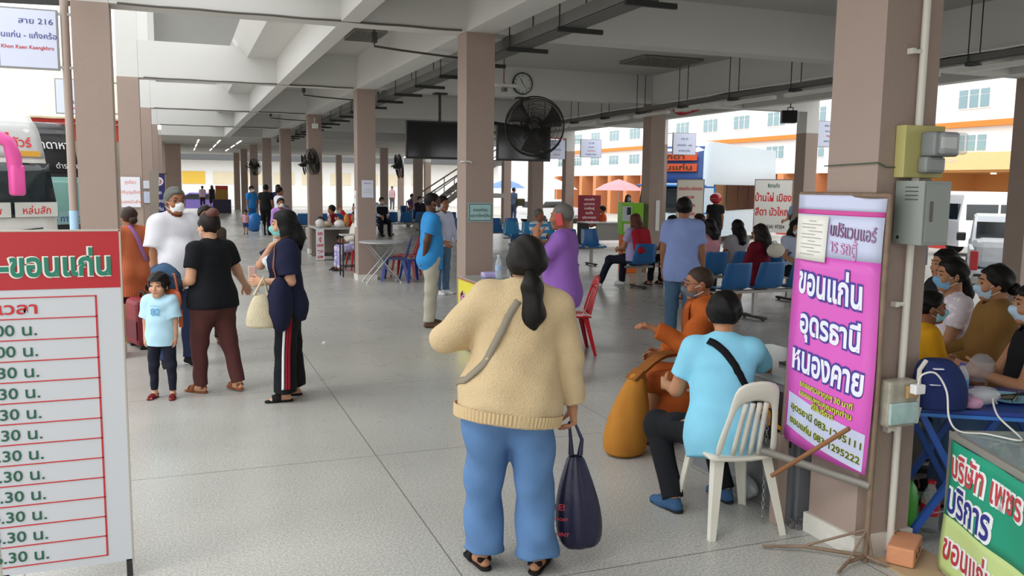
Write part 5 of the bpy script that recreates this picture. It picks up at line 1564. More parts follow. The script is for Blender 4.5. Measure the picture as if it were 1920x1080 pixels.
tag(blob((3.6, 2.98, .765), (.09, .06, .045), 11, amp=.3).build('plastic_bag', mat('e2e0e4', .2, alpha=.4, var=.1), smooth=True), 'crumpled clear plastic bag on the blue table by the plate', 'bag')
tag(blob((3.98, 3.32, .806), (.08, .05, .08), 12, amp=.35).build('plastic_bag', mat('d9dbe0', .2, alpha=.28, var=.1), smooth=True), 'tall clear plastic bag before the person in black', 'bag')
tag(blob((3.5, 2.95, .745), (.05, .05, .03), 13, amp=.15).build('food_packet', mat('c99ab8', .4, var=.3), smooth=True), 'small pinkish food packet in front of the water bottle', 'packet')
gc = empty('display_counter', (3.25, 2.84, 0), -112, 'glass topped display counter draped with a green Thai banner', 'counter')
Lc = 1.3
MB().box((0, 0, .645), (Lc, .55, .655)).build('glass_top', glassy('a9c0bd', .55), gc)
MB().box((.01, .01, .4), (Lc, .03, .645)).box((.01, .52, .4), (Lc, .54, .645)).build('glass_side', glassy('b9cfcb', .3), gc)
frm = MB()
for x in (.015, Lc - .03):
    for y in (.015, .53): MB().box((x - .018, y - .018, 0), (x + .018, y + .018, .65)).build('frame_post', mat('8d8c86', .4, .4), gc)
MB().box((0, -.006, .63), (Lc, .012, .662)).box((0, .54, .63), (Lc, .556, .662)).box((0, 0, .63), (.014, .55, .662)).build('top_rail', mat('a7a49b', .4, .4), gc)
MB().box((.02, .02, .12), (Lc, .53, .15)).build('shelf', mat('c6c6c2', .5), gc)
MB().box((.05, -.02, 0), (Lc, .02, .11)).build('plinth', mat('e6e6e8', .5), gc)
def gband(z0, z1, m_, nm):
    g_ = [[(x, -.014 - .006 * sin(x * 14 + z * 9) + .03 * (z - .63), z) for x in np.linspace(.045, Lc + .02, 40)] for z in np.linspace(z0, z1, 9)]
    return solidify(MB().grid(g_).build(nm, m_, gc, True), .002)
gband(.285, .63, mat('1f9a78', .5, var=.05), 'banner_top'); gband(.03, .285, mat('c3d68c', .5, var=.05), 'banner_bottom')
for s, x, z, h_, c1, w_ in (('บริษัท เพชร', .07, .475, .11, 'c4434a', .62), ('บริการ', .06, .31, .13, '2a2f86', .5), ('ขอนแก่น-อุดร', .08, .1, .11, 'b83a46', .75)):
    for o_ in (outlined(s, (x, 0, z), X1, (0, 0, 1), h_, mat(c1, .5, var=0), mat('eef0ee', .5, var=0), gc, bold=.02, out=.07, aspect=.8, pair=True)):
        for v_ in o_.data.vertices: v_.co.y += -.0155 - .006 * sin(v_.co.x * 14 + v_.co.z * 9) + .03 * (v_.co.z - .63)
kb_ = bottle('cola_bottle', 'large cola bottle with red label on the floor under the blue table', (3.56, 3.2, 0), .27, .045, glassy('d8dcda', .3), mat('c01f2a', .4), mat('c2202c', .4))
text('Coca-Cola', (-.035, -.047, .112), X1, (0, 0, 1), .013, WT, kb_, bold=.01)
tag(blob((3.43, 3.22, .14), (.06, .04, .14), 15, amp=.12).build('plastic_bag', mat('58b94a', .3, alpha=.9), smooth=True), 'bright green plastic bag on the floor behind the near right pillar', 'bag')
tag(MB().lathe([(.15, 0), (.17, .01), (.19, .16), (.2, .17), (.18, .17), (.16, .02)], 18, Matrix.Translation((9.0, 13.6, 0)), cap=False).build('basin', mat('e0702a', .4), smooth=True), 'orange plastic basin on the floor beyond the red backpack', 'basin')
bottle('water_bottle', 'clear water bottle on the floor under the red backpack bench', (7.75, 12.75, 0), .24, .04, CLR, WHITE)
tag(MB().lathe([(.02, 0), (.02, .012)], 8, Matrix.Translation((1.42, 9.4, 0))).build('litter', mat('eeeeee', .6)), 'tiny scrap of white litter on the empty floor', 'litter')
cb_ = tag(MB().box((-.75, 10.0, 0), (-.3, 10.6, .42), bev=.006).build('carton', mat('a08468', .8, var=.1)), 'brown carton on the floor by the second left pillar', 'box')
# ---------------------------------------------------------------- people
def wpt(info, v):
    return info['root'].matrix_basis @ V3(v)
DK = '14110f'; SKD = '9a6647'; SKM = 'b3805e'; SKL = 'c9987a'
SIT = dict(legL=((-.12, 1, -.1), (0, .08, -1)), legR=((.12, 1, -.1), (0, .08, -1)))
LAP = dict(armL=((-.12, .35, -1), (.25, .8, -.25)), armR=((.12, .35, -1), (-.25, .8, -.25)))
# 1 the person in the beige sweater, back to us
w1, i1 = person('person in beige knit sweater and blue jeans seen from behind, holding a navy bag', (1.355, 3.52), -14, 1.535, SKM, lean=4, tilt=8, twist=6, head=(0, .1, .05),
    armL=((-.75, .05, -.72), (.85, .42, -.05)), armR=((.24, -.02, -1), (.1, .02, -1)), legL=((-.08, .06, -1), (-.02, -.0, -1)), legR=((.08, -.08, -1), (.04, -.04, -1)), footL=20, footR=-25,
    handR=dict(curl=1.3, palm=(-1, 0, 0)), handL=dict(curl=.8, palm=(0, -1, -.3)), shirt=('sweater', fabric('d2ba92', .9, bump=.6, bscale=160)), pants=('wide', fabric('5d80ac', .9, var=.25, scale=7)), shoes=('sandal', '1f1b1a'),
    hair=('ponytail', DK), mask='2c2c30', vox=.008, bulk=1.17, hip=.03, hem=-.12, wr=.007, pwr=.015, flare=-.002, hand_vox=.0045)
strap_mesh(i1, [(.02, -.16, 1.28), (-.06, -.17, 1.15), (-.15, -.16, 1.02), (-.24, -.1, .92), (-.27, .02, .88)], .032, fabric('8f8677'), 'bag_strap')
def rib_band(info, z0, z1, m, n=150, name='ribbed_hem'):
    rows = []
    for z in np.linspace(z0, z1, 4):
        P_, N_ = on_cloth(info, [info['T'](.26 * cos(a), .26 * sin(a), z) for a in np.linspace(0, 2 * pi, n + 1)], .003)
        rows.append([p + N_[i] * (.005 if i % 2 else .0) for i, p in enumerate(P_)])
    return MB().grid(rows).build(name, m, info['root'], True, fix=False)
rib_band(i1, -.118, -.06, fabric('cdb48b', .9))
hand = wpt(i1, i1['J']['wrR'] + V3((.0, .006, 0)))
navy_bag = empty('shopping_bag', (hand.x + .012, hand.y, .06), -22, 'navy blue plastic carrier bag with red letters held by the person in beige', 'bag')
ztop = hand.z - .075 - .06
rings = []
for k, (f_, rx, ry) in enumerate(((0, .05, .03), (.015, .085, .045), (.1, .108, .06), (.25, .112, .065), (.42, .098, .058), (.56, .075, .045), (.68, .05, .032), (.76, .036, .025))):
    rings.append([(.04 * (1 - f_) + rx * cos(a) * (1 + .03 * sin(5 * a + k)), ry * sin(a) * (1 + .1 * sin(7 * a)), f_ * ztop * .98 + .012 * cos(a) * (k == 0)) for a in np.linspace(0, 2 * pi, 33)[:-1]])
subsurf(MB().loft(rings).build('sack', mat('23233f', .32, var=.1, bump=.3, bscale=14, spec=.5), navy_bag, True))
for sx in (-1, 1): MB().tube([(.01 + sx * .02, 0, ztop * .74), (.012 + sx * .026, 0, ztop * .86), (sx * .012 - .01, 0, ztop * 1.0)], [.014, .009, .006], 8).build('handle', mat('23233f', .32, var=.1), navy_bag, True)
for s_, z_, h_, x_ in (('LE!', .21, .03, -.085), ('URDAY', .16, .014, -.085), ('OINT', .085, .018, -.075)): text(s_, (x_, -.068 + .0 * z_, z_), (.97, -.22, 0), (0, .0, 1), h_, mat('c93444', .5, var=0), navy_bag, bold=.02, depth=.004)
# 2 girl in navy
w2, i2 = person('person in navy top and striped black trousers touching the neck', (.78, 7.03), 84, 1.53, SKL, head=(.05, .02, 0), armL=((-.12, -.1, -1), (.15, .95, -.02)), armR=((-.05, .85, -.6), (-.55, -.45, .8)),
    legL=((-.04, .07, -1), (0, .02, -1)), legR=((.05, -.06, -1), (0, -.06, -1)), footL=6, footR=-4, handR=dict(curl=.4, dir=(-.6, -.5, .5), palm=(-.3, -.6, -.2)), handL=dict(curl=.9),
    shirt=('loose', '1d2138'), pants=('wide', '17181c'), shoes=('slide', '1b1b1c'), hair=('shoulder', '0e0c0c'), mask='7fc4bf', vox=.009, bulk=.92, hem=-.17, bust=.01, eyes=True)
for k, (cx_, dx) in enumerate((('e7e6ea', .02), ('8d1f2a', -.008), ('8d1f2a', -.03))):
    for lg_ in ('L',):
        h_, kn, an = (i2['J'][q + lg_] for q in ('hip', 'knee', 'ank'))
        mb = MB(); P_ = []
        for t_ in np.linspace(0, 1, 12):
            c_ = (h_.lerp(kn, t_ / .5) if t_ < .5 else kn.lerp(an, (t_ - .5) / .5)); r_ = .098 - .012 * min(1, t_ * 2) + .014 * t_
            if t_ > .97: c_ = c_ + V3((0, 0, .05))
            P_.append([c_ + V3((-r_ * cos(o_), r_ * sin(o_), 0)) for o_ in (dx / .1 - .1, dx / .1 + .1)])
        o = mb.grid(P_).build('stripe', fabric(cx_), w2, True, fix=False); solidify(o, .006, 0)
jk = blob((0, 0, 0), (.13, .1, .22), 31, 16, 10, .08).build('draped_jacket', fabric('1c1e36', var=.15), None, True)
p = wpt(i2, (-.19, .06, .8)); jk.location = p; jk.rotation_euler = (0, R(6), R(84)); tag(jk, 'dark navy jacket draped over the arm of the person touching the neck', 'jacket')
tb_ = empty('tote_bag', tuple(wpt(i2, (-.2, .2, .0))), 84, 'cream woven tote bag hanging from the arm of the person in navy', 'bag'); tb_.location.z = .62
rings = []
for k, (z, rx, ry) in enumerate(((0, .06, .1), (.01, .075, .125), (.1, .07, .12), (.2, .05, .085), (.27, .035, .05))): rings.append([(rx * cos(a), ry * sin(a), z) for a in np.linspace(0, 2 * pi, 21)[:-1]])
subsurf(MB().loft(rings).build('sack', fabric('c9bda0', var=.2, bump=.6, bscale=90), tb_, True)); MB().tube([(0, -.05, .26), (-.02, -.02, .4), (0, .05, .26)], .012, 8).build('handle', fabric('c9bda0'), tb_, True)
strap_mesh(i2, [(-.1, -.02, 1.40), (-.14, .08, 1.25), (-.17, .12, 1.05), (-.17, .12, .9)], .016, mat('8a5340', .5), 'shoulder_strap')
pr = MB(); P_, N_ = on_cloth(i2, [(0, .2, 1.2), (0.02, .2, 1.05), (-.03, .2, .95)], .003, 12)
for q, p in enumerate(P_):
    u, w_ = frame(N_[q]); s_ = .03; pr.add([p - u * s_, p + w_ * s_, p + u * s_, p - w_ * s_], [(0, 1, 2, 3)])
pr.build('print', mat('d3d5dc', .7, var=0), w2)
tag(MB().box((-.03, -.02, -.02), (.03, .02, .09), Matrix.Translation(wpt(i2, i2['J']['wrL'] + V3((.06, .08, .03))))).build('phone', mat('c9a79e', .4), bev=.006), 'pinkish phone in the hand of the person in navy', 'phone')
# 3 child
w3, i3 = person('small child in pale blue shirt numbered 82 standing in front of the white shirt', (-.18, 7.36), 158, 1.06, SKL, kid=True, head=(-.1, .08, 0), armL=((-.14, 0, -1), (-.02, .1, -1)), armR=((.14, 0, -1), (.02, .1, -1)),
    legL=((-.1, .02, -1), (-.02, -.03, -1)), legR=((.06, .02, -1), (0, -.03, -1)), footL=14, footR=-8, shirt=('loose', 'b4d9ea'), pants=('crop', '20222f'), shoes=('sandal', '6f2326'), hair=('kid', '15100e'), vox=.009, hem=-.14, bulk=1.0, flare=-.012)
S3 = i3['S']; P_, N_ = on_cloth(i3, [(0, .2 * S3, 1.13 * S3)], .004)
text('82', P_[0] + V3((0, .004, 0)), (-1, 0, 0), (0, 0, 1), .055, mat('5b9ec8', .7, var=0), w3, align='C', bold=.02, name='print')
text('SURFERS', P_[0] + V3((0, .003, .065)), (-1, 0, 0), (0, 0, 1), .016, mat('7db6d6', .7, var=0), w3, align='C', name='print')
for k in 'LR':
    s_, e_ = i3['J']['sh' + k], i3['J']['el' + k]
    MB().tube([s_.lerp(e_, q) for q in (-.1, .2, .5, .8)], [.052 * S3 * 1.4, .057 * S3 * 1.4, .056 * S3 * 1.4, .056 * S3 * 1.4], 16).build('sleeve', fabric('6fb6d6'), w3, True)
# 4 person in black with orange bag
w4, i4 = person('person in black top and brown trousers carrying an orange bag', (.22, 7.47), 40, 1.50, SKL, head=(.45, .04, 0), twist=-6, armL=((-.22, -.02, -1), (.3, .85, -.3)), armR=((.45, .05, -.8), (.72, .38, -.58)),
    legL=((-.04, .18, -1), (-.0, -.02, -1)), legR=((.06, -.2, -1), (.02, -.26, -1)), footL=10, footR=-12, handR=dict(curl=.35, palm=(0, -.6, -.8)), handL=dict(curl=1.0), shirt=('tee', '16181c'), pants=('long', '553230'), shoes=('sandal', '8a5232'), hair=('bun', '1a1210'), mask='d9b7b4',
    vox=.009, bulk=1.16, hip=.03, hem=-.08, bust=.02, foot_dz=(0, .05))
o = [c for c in w4.children if c.name.startswith('hair_bun')][0]; o.data.materials[0] = mat('5a2f24', .5, var=.2, scale=30); o['label'] = 'reddish brown hair bun'
ob = empty('handbag', tuple(wpt(i4, (-.28, .2, 0))), 40, 'orange leather shoulder bag on the arm of the person in brown trousers', 'bag'); ob.location.z = .7
rings = []
for k, (z, rx, ry) in enumerate(((0, .04, .1), (.012, .06, .14), (.08, .065, .165), (.15, .05, .15), (.19, .03, .12))): rings.append([(rx * cos(a), ry * sin(a) * (1 + .03 * cos(4 * a)), z) for a in np.linspace(0, 2 * pi, 21)[:-1]])
subsurf(MB().loft(rings).build('sack', mat('b2562c', .4, var=.12, bump=.2, bscale=20), ob, True)); MB().tube([(0, -.12, .17), (.01, -.08, .3), (.01, .06, .31), (0, .12, .17)], .011, 8).build('handle', mat('9a4a26', .4), ob, True)
MB().box((-.012, -.17, -.12), (.004, -.14, .02)).build('tassel', mat('a5502a', .5), ob)
dj = blob((0, 0, 0), (.1, .15, .17), 37, 16, 10, .16).build('denim_jacket', blotched(('3c5672', '5d7896', '2b3c55', '88a0b4'), 16), None, True); dj.location = wpt(i4, (-.25, .26, .92)); dj.rotation_euler = (R(14), R(-10), R(50)); tag(dj, 'folded denim jacket over the forearm of the person with the orange bag', 'jacket')
# 5 person in white
w5, i5 = person('person in loose white shirt and white mask facing the person with the orange bag', (-.06, 8.62), 205, 1.69, SKD, head=(.35, .12, 0), armL=((-.14, .02, -1), (0, .12, -1)), armR=((.16, .02, -1), (.02, .1, -1)), legL=((-.05, 0, -1), (0, -.02, -1)), legR=((.08, 0, -1), (0, -.02, -1)), footL=15, footR=-15,
    shirt=('loose', 'd8d8df'), pants=('long', '2c3550'), shoes=('shoe', '1a1a1d', fabric('e6e6e6')), hair=('short', '5f625c'), mask='ececf0', glasses='5a4038', vox=.01, bulk=.97, belly=.03, hem=-.14)
# 6 person in orange
w6, i6 = person('person in long orange tunic walking away with back turned, near the left pillar', (-.52, 10.15), 28, 1.47, SKD, head=(-.1, .1, 0), armL=((-.16, .04, -1), (-.1, .2, -1)), armR=((.14, .02, -1), (0, .3, -1)), legL=((0, .2, -1), (0, .05, -1)), legR=((0, -.16, -1), (0, -.3, -1)), footL=0, footR=0,
    shirt=('loose', striped(('b85f3a', 'c8704a'), 14, 'x', False)), pants=('long', '3a2436'), shoes=('sandal', '4a3028'), hair=('lowbun', '3a2a22'), vox=.011, bulk=1.05, hem=-.3, foot_dz=(0, .04))
strap_mesh(i6, [(-.05, -.1, 1.33), (.0, -.17, 1.2), (.06, -.19, 1.05), (.13, -.16, .9)], .05, fabric('b07ab5'), 'sash')
rbag = empty('travel_bag', (-.4, 9.75, 0), 20, 'dark red travel bag on the floor behind the child', 'bag')
MB().box((-.13, -.2, .03), (.13, .2, .52), bev=.05).build('body', mat('8f2a35', .6, var=.2, bump=.2), rbag); MB().tube([(0, -.1, .5), (0, -.06, .58), (0, .06, .58), (0, .1, .5)], .014, 8).build('handle', DARKM, rbag); MB().box((-.135, -.17, .1), (-.128, .17, .3), bev=.003).build('pocket', mat('6d1f2a', .6), rbag)
for y in (-.15, .15): MB().cyl((-.1, y, .03), (.1, y, .03), .03, 10).build('wheel', DARKM, rbag)
person('person in brown trousers mostly hidden behind the black top', (.24, 9.7), 190, 1.5, SKD, shirt=('long', '4a3b35'), pants=('long', '3d2a24'), shoes=('sandal', '6a4a38'), hair=('short', DK), vox=.013, legL=((-.1, 0, -1), (0, 0, -1)), legR=((.1, 0, -1), (0, 0, -1)))
# 8 person in bright blue shirt
w8, i8 = person('person in bright blue shirt and khaki trousers with hands behind the back', (2.84, 10.15), -96, 1.65, '5f3d2b', head=(-.05, .02, 0), armL=((-.1, .02, -1), (-.02, -.12, -1)), armR=((.12, -.3, -1), (-.3, -.1, -1)), legL=((-.04, .08, -1), (0, -.06, -1)), legR=((.04, -.04, -1), (0, -.06, -1)),
    shirt=('polo', '3a93d6'), pants=('long', 'b8b3a2'), shoes=('shoe', '6b5346'), hair=('buzz', '1a1412'), mask='e6e6ea', vox=.01, hem=-.16, bulk=1.0, flare=.012)
w9, i9 = person('person with black backpack and white sleeves standing behind the person in bright blue', (3.85, 13.1), -150, 1.56, SKD, head=(.3, .1, 0), shirt=('long', 'c9cfe6'), pants=('long', '57728c'), shoes=('shoe', 'd9d9d9'), hair=('short', DK), vox=.012, armR=((.2, .2, -1), (-.2, .6, -.6)), armL=((-.2, .2, -1), (.2, .6, -.6)))
bk = tag(MB().box((-.17, -.1, -.26), (.17, .1, .26), bev=.06).build('backpack', fabric('221d20')), 'black backpack worn behind the person in bright blue', 'backpack'); bk.location = (3.60, 12.93, 1.02); bk.rotation_euler = (R(4), 0, R(-60))
# 10 person in purple
w10, i10 = person('person in purple polo shirt talking on a red phone', (3.12, 6.85), 52, 1.60, SKD, head=(.15, .0, 0), armL=((-.25, .6, -.8), (-.1, .1, 1)), armR=((.12, -.05, -1), (0, .06, -1)), handL=dict(curl=1.0, palm=(.9, -.4, .1)), shirt=('polo', '9465b8'), pants=('long', '41424f'), shoes=('shoe', '3a2d28'), hair=('buzz', '6b6862'), vox=.009, hem=-.16, bulk=1.1, belly=.02)
i10h = i10['Hd'](-.092, .0, -.02); ph = MB().box((-.01, -.03, -.055), (.004, .03, .055), bev=.008).build('phone', mat('c8373a', .35)); ph.matrix_world = w10.matrix_basis @ Matrix.Translation(i10h) @ Matrix.Rotation(R(-12), 4, 'X'); tag(ph, 'red phone held to the ear of the person in purple', 'phone')
# 11 person in light blue shirt, standing
w11, i11 = person('person in pale blue short sleeved shirt and jeans seen from behind', (5.15, 8.15), -40, 1.64, SKD, head=(-.5, .0, 0), armL=((-.14, 0, -1), (-.02, .12, -1)), armR=((.16, 0, -1), (.04, .12, -1)), shirt=('polo', '8fa2d8'), pants=('long', '52708c'), shoes=('shoe', '2c2a2a'), hair=('short', '120f0e'), mask='a9d0d6', vox=.01, hem=-.15, bulk=1.1)
# 12 person
w12, i12 = person('person in orange brown robes and glasses sitting and stretching out an arm', (3.34, 4.92), 64, 1.56, SKD, seat=.40, lean=6, twist=6, head=(-.1, .08, 0), armL=((-.25, .55, -.75), (.15, .9, .42)), armR=((.15, .2, -1), (-.2, .8, -.3)), legL=((-.05, 1, -.12), (0, .0, -1)), legR=((.15, 1, -.12), (0, .05, -1)), footL=10, footR=-5,
    handL=dict(curl=.7, palm=(0, .2, -1)), shirt=('robe', fabric('a8531f', var=.18, scale=5)), pants=('longskirt', fabric('9a4a1c', var=.18, scale=5)), shoes=('sandal', '463630'), hair=('buzz', '3a2a22'), mask='5f6468', glasses='5c1f22', vox=.009, hem=-.14, bulk=1.08, belly=.015, wr=.012, flare=.02)
strap_mesh(i12, [(.12, -.02, 1.14), (.02, .12, 1.06), (-.06, .19, .9), (-.12, .2, .72)], .12, fabric('8f4419', var=.2), 'robe_sash')
# 13 person in light blue polo, sitting
w13, i13 = person('person in light blue polo with black shoulder strap sitting on the white chair', (2.63, 3.72), 2, 1.55, SKM, seat=.40, lean=20, twist=-34, head=(-.1, .55, 0), armL=((-.28, .22, -1), (.3, .9, -.1)), armR=((.75, .5, -.55), (.35, .9, .1)), legL=((-.2, 1, -.12), (-.05, -.55, -1)), legR=((.22, 1, -.12), (.05, -.5, -1)), footL=10, footR=-5,
    shirt=('polo', '8ad0ea'), pants=('long', '1b1c20'), shoes=('shoe', '3a5a7c', fabric('23262c')), hair=('full', '0d0b0a'), vox=.008, hem=-.17, bulk=1.05, hand_vox=.005)
strap_mesh(i13, [(-.13, .0, 1.06), (-.06, -.08, .96), (.04, -.12, .82), (.13, -.1, .66), (.16, -.05, .56)], .04, fabric('16171b'), 'shoulder_strap')
# ---- seated and standing people in the middle and far rows
def sitter(label, x, y, face, H, shirt, pants, hair, mask=None, sk=SKM, seat=.44, **k):
    d = dict(SIT); d.update(LAP); d.update(k)
    d.setdefault('vox', .014); d.setdefault('shoes', ('sandal', '2a2626'))
    return person(label, (x, y), face, H, sk, seat=seat, shirt=shirt, pants=pants, hair=hair, mask=mask, **d)
sitter('person in lilac top carrying a red backpack, alone on a blue bench', 7.3, 13.05, 18, 1.6, ('tee', 'b3a9d8'), ('long', '222433'), ('shoulder', '5a3226'), shoes=('shoe', 'e2e2e2'), legL=((-.5, 1, -.1), (-.4, .2, -1)))
bp = tag(MB().box((-.17, -.09, -.22), (.17, .09, .22), bev=.06).build('backpack', fabric('a31d2c')), 'red backpack on the person sitting by the kiosk', 'backpack'); bp.location = (7.32, 12.86, .82); bp.rotation_euler = (R(-14), 0, R(18))
sitter('person in black on the bench end behind the person in pale blue', 8.0, 13.0, 10, 1.55, ('tee', '2b2b30'), ('long', '17181c'), ('long', '16110f'), mask='a9cbe0')
sitter('person in pink hooded top on the blue bench seen from behind', 7.55, 11.2, 14, 1.58, ('jacket', 'd99aa6'), ('long', '8d98a8'), ('shoulder', '17110f'))
sitter('person in pale grey tee on the blue bench, right of the pink hooded top', 8.1, 11.25, 5, 1.55, ('tee', 'b9b7b9'), ('long', '2a2a2e'), ('long', '120e0d'))
sitter('person in dark red top with cream hood seen from behind on the blue bench', 7.25, 9.55, 20, 1.58, ('jacket', '6f1425'), ('shorts', '6f1425'), ('long', '1d1412'), shoes=('sandal', 'd8d4cf'))
tag(blob((7.33, 9.33, .93), (.14, .06, .1), 5, amp=.08).build('hood', fabric('d9d2c4'), None, True), 'cream hood hanging on the back of the dark red top', 'hood')
sitter('person with white mask and pale shirt facing the camera beyond the dark red top', 8.75, 10.7, 165, 1.58, ('tee', 'c3cbe3'), ('capri', '17181d'), ('shoulder', '15100e'), mask='e4e0ee', sk=SKM)
sitter('person in olive shirt sitting at the blue table by the tall standing board', 10.6, 12.9, 190, 1.5, ('tee', '5a5548'), ('long', '3a3a3c'), ('short', '120f0d'), sk='6b4531')
sitter('person with blue mask in dark clothes behind the person in pale blue', 8.75, 13.3, 60, 1.58, ('long', '2e2a30'), ('long', '222226'), ('long', '2a1a15'), mask='9fc4e2')
bt2 = empty('folding_table', (9.9, 12.4, 0), 12, 'blue folding table with small jars beyond the blue benches', 'table')
MB().box((-.6, -.3, .66), (.6, .3, .69)).build('table_top', mat('5a78b8', .35), bt2)
for x in (-.5, .5): MB().bar((x, -.25, .66), (x, .25, 0), .03).build('leg', mat('6f7b90', .4), bt2); MB().bar((x, .25, .66), (x, -.25, 0), .03).build('leg', mat('6f7b90', .4), bt2)
for k, (x, y, cc) in enumerate(((9.6, 12.3, 'd6e4dc'), (9.75, 12.45, '9cc7a8'), (9.95, 12.35, 'e3d9d4'))): tag(MB().lathe([(.04, 0), (.045, .02), (.045, .11), (.03, .14)], 12, Matrix.Translation((x, y, .69))).build('jar', mat(cc, .2), smooth=True), ('white jar at the left end', 'green jar in the middle', 'pinkish jar at the right end')[k] + ' of the far blue table', 'jar', 'jars on the far blue table')
person('person in black shirt and red helmet standing before the coach', (12.75, 18.7), -35, 1.55, SKD, shirt=('tee', '1a1a1d'), pants=('long', '2b2d36'), hair=('short', DK), vox=.015)
hm = tag(blob((12.75, 18.7, 1.47), (.15, .17, .14), 2, 16, 10, .01).build('helmet', mat('a81826', .2, spec=.7), smooth=True), 'glossy red helmet on the person standing before the coach', 'helmet')
w_, i_ = person('person in pale blue shirt with dark strap beside the tall standing board', (13.3, 16.2), 100, 1.62, SKM, shirt=('polo', '8fb2dc'), pants=('long', '2b3040'), hair=('short', DK), vox=.015, armR=((.15, .4, -1), (-.2, .8, -.2)))
strap_mesh(i_, [(-.12, 0, 1.4), (0, -.13, 1.25), (.12, -.12, 1.05), (.17, -.05, .92)], .03, fabric('1c1c22'))
strap_mesh(i_, [(-.12, 0, 1.4), (0, .13, 1.25), (.12, .12, 1.05), (.17, .05, .92)], .03, fabric('1c1c22'))
sitter('person in orange red shirt sitting at the grey desk', 12.2, 23.9, 60, 1.6, ('tee', 'd2542a'), ('long', '33343a'), ('short', '1a1412'), seat=.3, sk=SKD)
person('person with blue mask and dark dress beside the green kiosk', (12.9, 23.6), 170, 1.5, SKM, shirt=('tee', '2a2426'), pants=('skirt', '241f22'), hair=('long', '14100e'), mask='7da5cf', vox=.015)
sitter('person in blue and white striped shirt looking down, right of the front pillar', 6.55, 15.6, 200, 1.6, ('polo', striped(('4f94cf', 'e4e6ec'), 2.6, 'z')), ('long', '33384a'), ('short', '6e6c66'), sk=SKD, head=(.2, .6, 0))
bench('blue bench under the person in the striped shirt', 6.5, 15.6, 2, 200)
person('person with grey shirt and olive shoulder bag walking away past the far blue seats', (14.9, 38.6), -60, 1.62, SKD, shirt=('polo', '4f6078'), pants=('long', '3f4a5e'), hair=('short', DK), vox=.022)
tag(MB().box((14.95, 38.2, .75), (15.35, 38.4, 1.1), bev=.05).build('shoulder_bag', fabric('3b3a2c')), 'olive shoulder bag of the person walking away in grey', 'bag')
# the far left group
person('person in blue shirt with white mask standing at the far left pillars', (2.38, 32.3), 215, 1.6, SKD, shirt=('polo', '2f7fc4'), pants=('long', '2d6fb0'), hair=('short', DK), mask='e2e4ea', vox=.02, armL=((-.5, .1, -1), (.5, .3, -.8)))
person('person in black vest seen from behind in the far left group', (2.62, 29.4), -30, 1.66, SKD, shirt=('tee', '1b1c1f'), pants=('long', '17181b'), hair=('short', DK), vox=.02, bulk=1.15)
person('person in white shirt looking right in the far left group', (2.5, 24.2), -75, 1.62, SKD, shirt=('polo', 'dfe0ea'), pants=('long', '6f7078'), hair=('short', '1c1613'), vox=.018)
w_, i_ = person('person in lilac shirt and plaid skirt behind the person in navy', (1.95, 18.6), 190, 1.42, SKD, shirt=('long', 'b083c9'), pants=('longskirt', striped(('d7dce2', '6f8f9c'), 9, 'z')), hair=('short', '1f1a18'), mask='e0e0dc', vox=.014)
person('small child in pink beside the person in blue shirt', (2.0, 29.9), 170, .84, SKM, kid=True, shirt=('tee', 'd9a3b4'), pants=('shorts', '3a4a80'), hair=('kid', DK), vox=.018)
gb = tag(blob((2.42, 31.6, .32), (.3, .22, .33), 41, amp=.1).build('sack', mat('2670b8', .4), smooth=True), 'large bright blue sack on the floor by the person in blue', 'sack')
bottle('tall_bottle', 'tall clear bottle on the floor before the person in black vest', (2.4, 28.6, 0), .5, .07, CLR, WHITE)
person('distant walker with pale backpack near the far exit', (1.29, 57.4), 5, 1.45, SKD, shirt=('tee', '4a3040'), pants=('long', '2b2530'), hair=('short', DK), vox=.03)
tag(MB().box((1.12, 57.1, .75), (1.46, 57.25, 1.2), bev=.05).build('backpack', fabric('b09aa8')), 'pale backpack on the distant walker', 'backpack')
person('distant walker in black dress at the far exit', (1.86, 57.5), 8, 1.5, SKD, shirt=('sleeveless', '1f1c22'), pants=('skirt', '1f1c22'), hair=('long', DK), vox=.03, legL=((0, .25, -1), (0, -.1, -1)), legR=((0, -.2, -1), (0, -.3, -1)))
t_ = empty('info_stand', (2.15, 50.0, 0), 0, 'stand with red yellow board and dark skirt at the far end', 'stand'); MB().box((-.35, 0, .75), (.3, .04, 1.5)).build('board', mat('a8823a', .5, var=.2), t_); MB().box((-.35, -.01, 1.3), (.3, .0, 1.5)).build('header', mat('c04030', .5), t_); MB().box((-.5, -.1, 0), (.45, .3, .75)).build('skirt', mat('3b3550', .7), t_)
# people around the sales desk and beyond
sitter('person in red shirt raising a hand at the sales desk', 3.9, 20.35, 75, 1.62, ('long', 'c22a30'), ('long', '27313f'), ('long', '2a1914'), sk=SKM, armR=((.1, .8, -.2), (-.1, .6, .8)), armL=((-.2, .6, -.6), (.1, .8, .3)))
plastic_chair('white plastic chair under the person in red at the sales desk', (3.93, 20.35, 0), 75, CWH)
sitter('child in dark red behind the sales desk', 3.45, 21.2, 60, 1.45, ('tee', '8a1f2a'), ('long', '33333a'), ('short', DK), sk=SKD)
plastic_chair('grey plastic chair under the child in dark red', (3.45, 21.2, 0), 60, mat('9a9a98', .4))
sitter('person in patterned purple trousers resting behind the second pillar', 3.3, 17.3, 95, 1.5, ('long', 'd9d4c8'), ('long', blotched(('a9a0cf', 'd4cfe6', '7a86b8'), 18)), ('short', DK), sk=SKD, seat=.4)
plastic_chair('red plastic chair behind the second pillar left side', (3.33, 17.3, 0), 95, CRED)
sitter('person in plaid shirt in the far row left of the third pillar', 2.85, 26.9, 170, 1.6, ('polo', blotched(('8a4f55', '6b7484', 'b09a9a'), 14)), ('long', '3a3a42'), ('short', DK), sk=SKD)
plastic_chair('white plastic chair under the person in the plaid shirt', (2.85, 26.9, 0), 170, CWH)
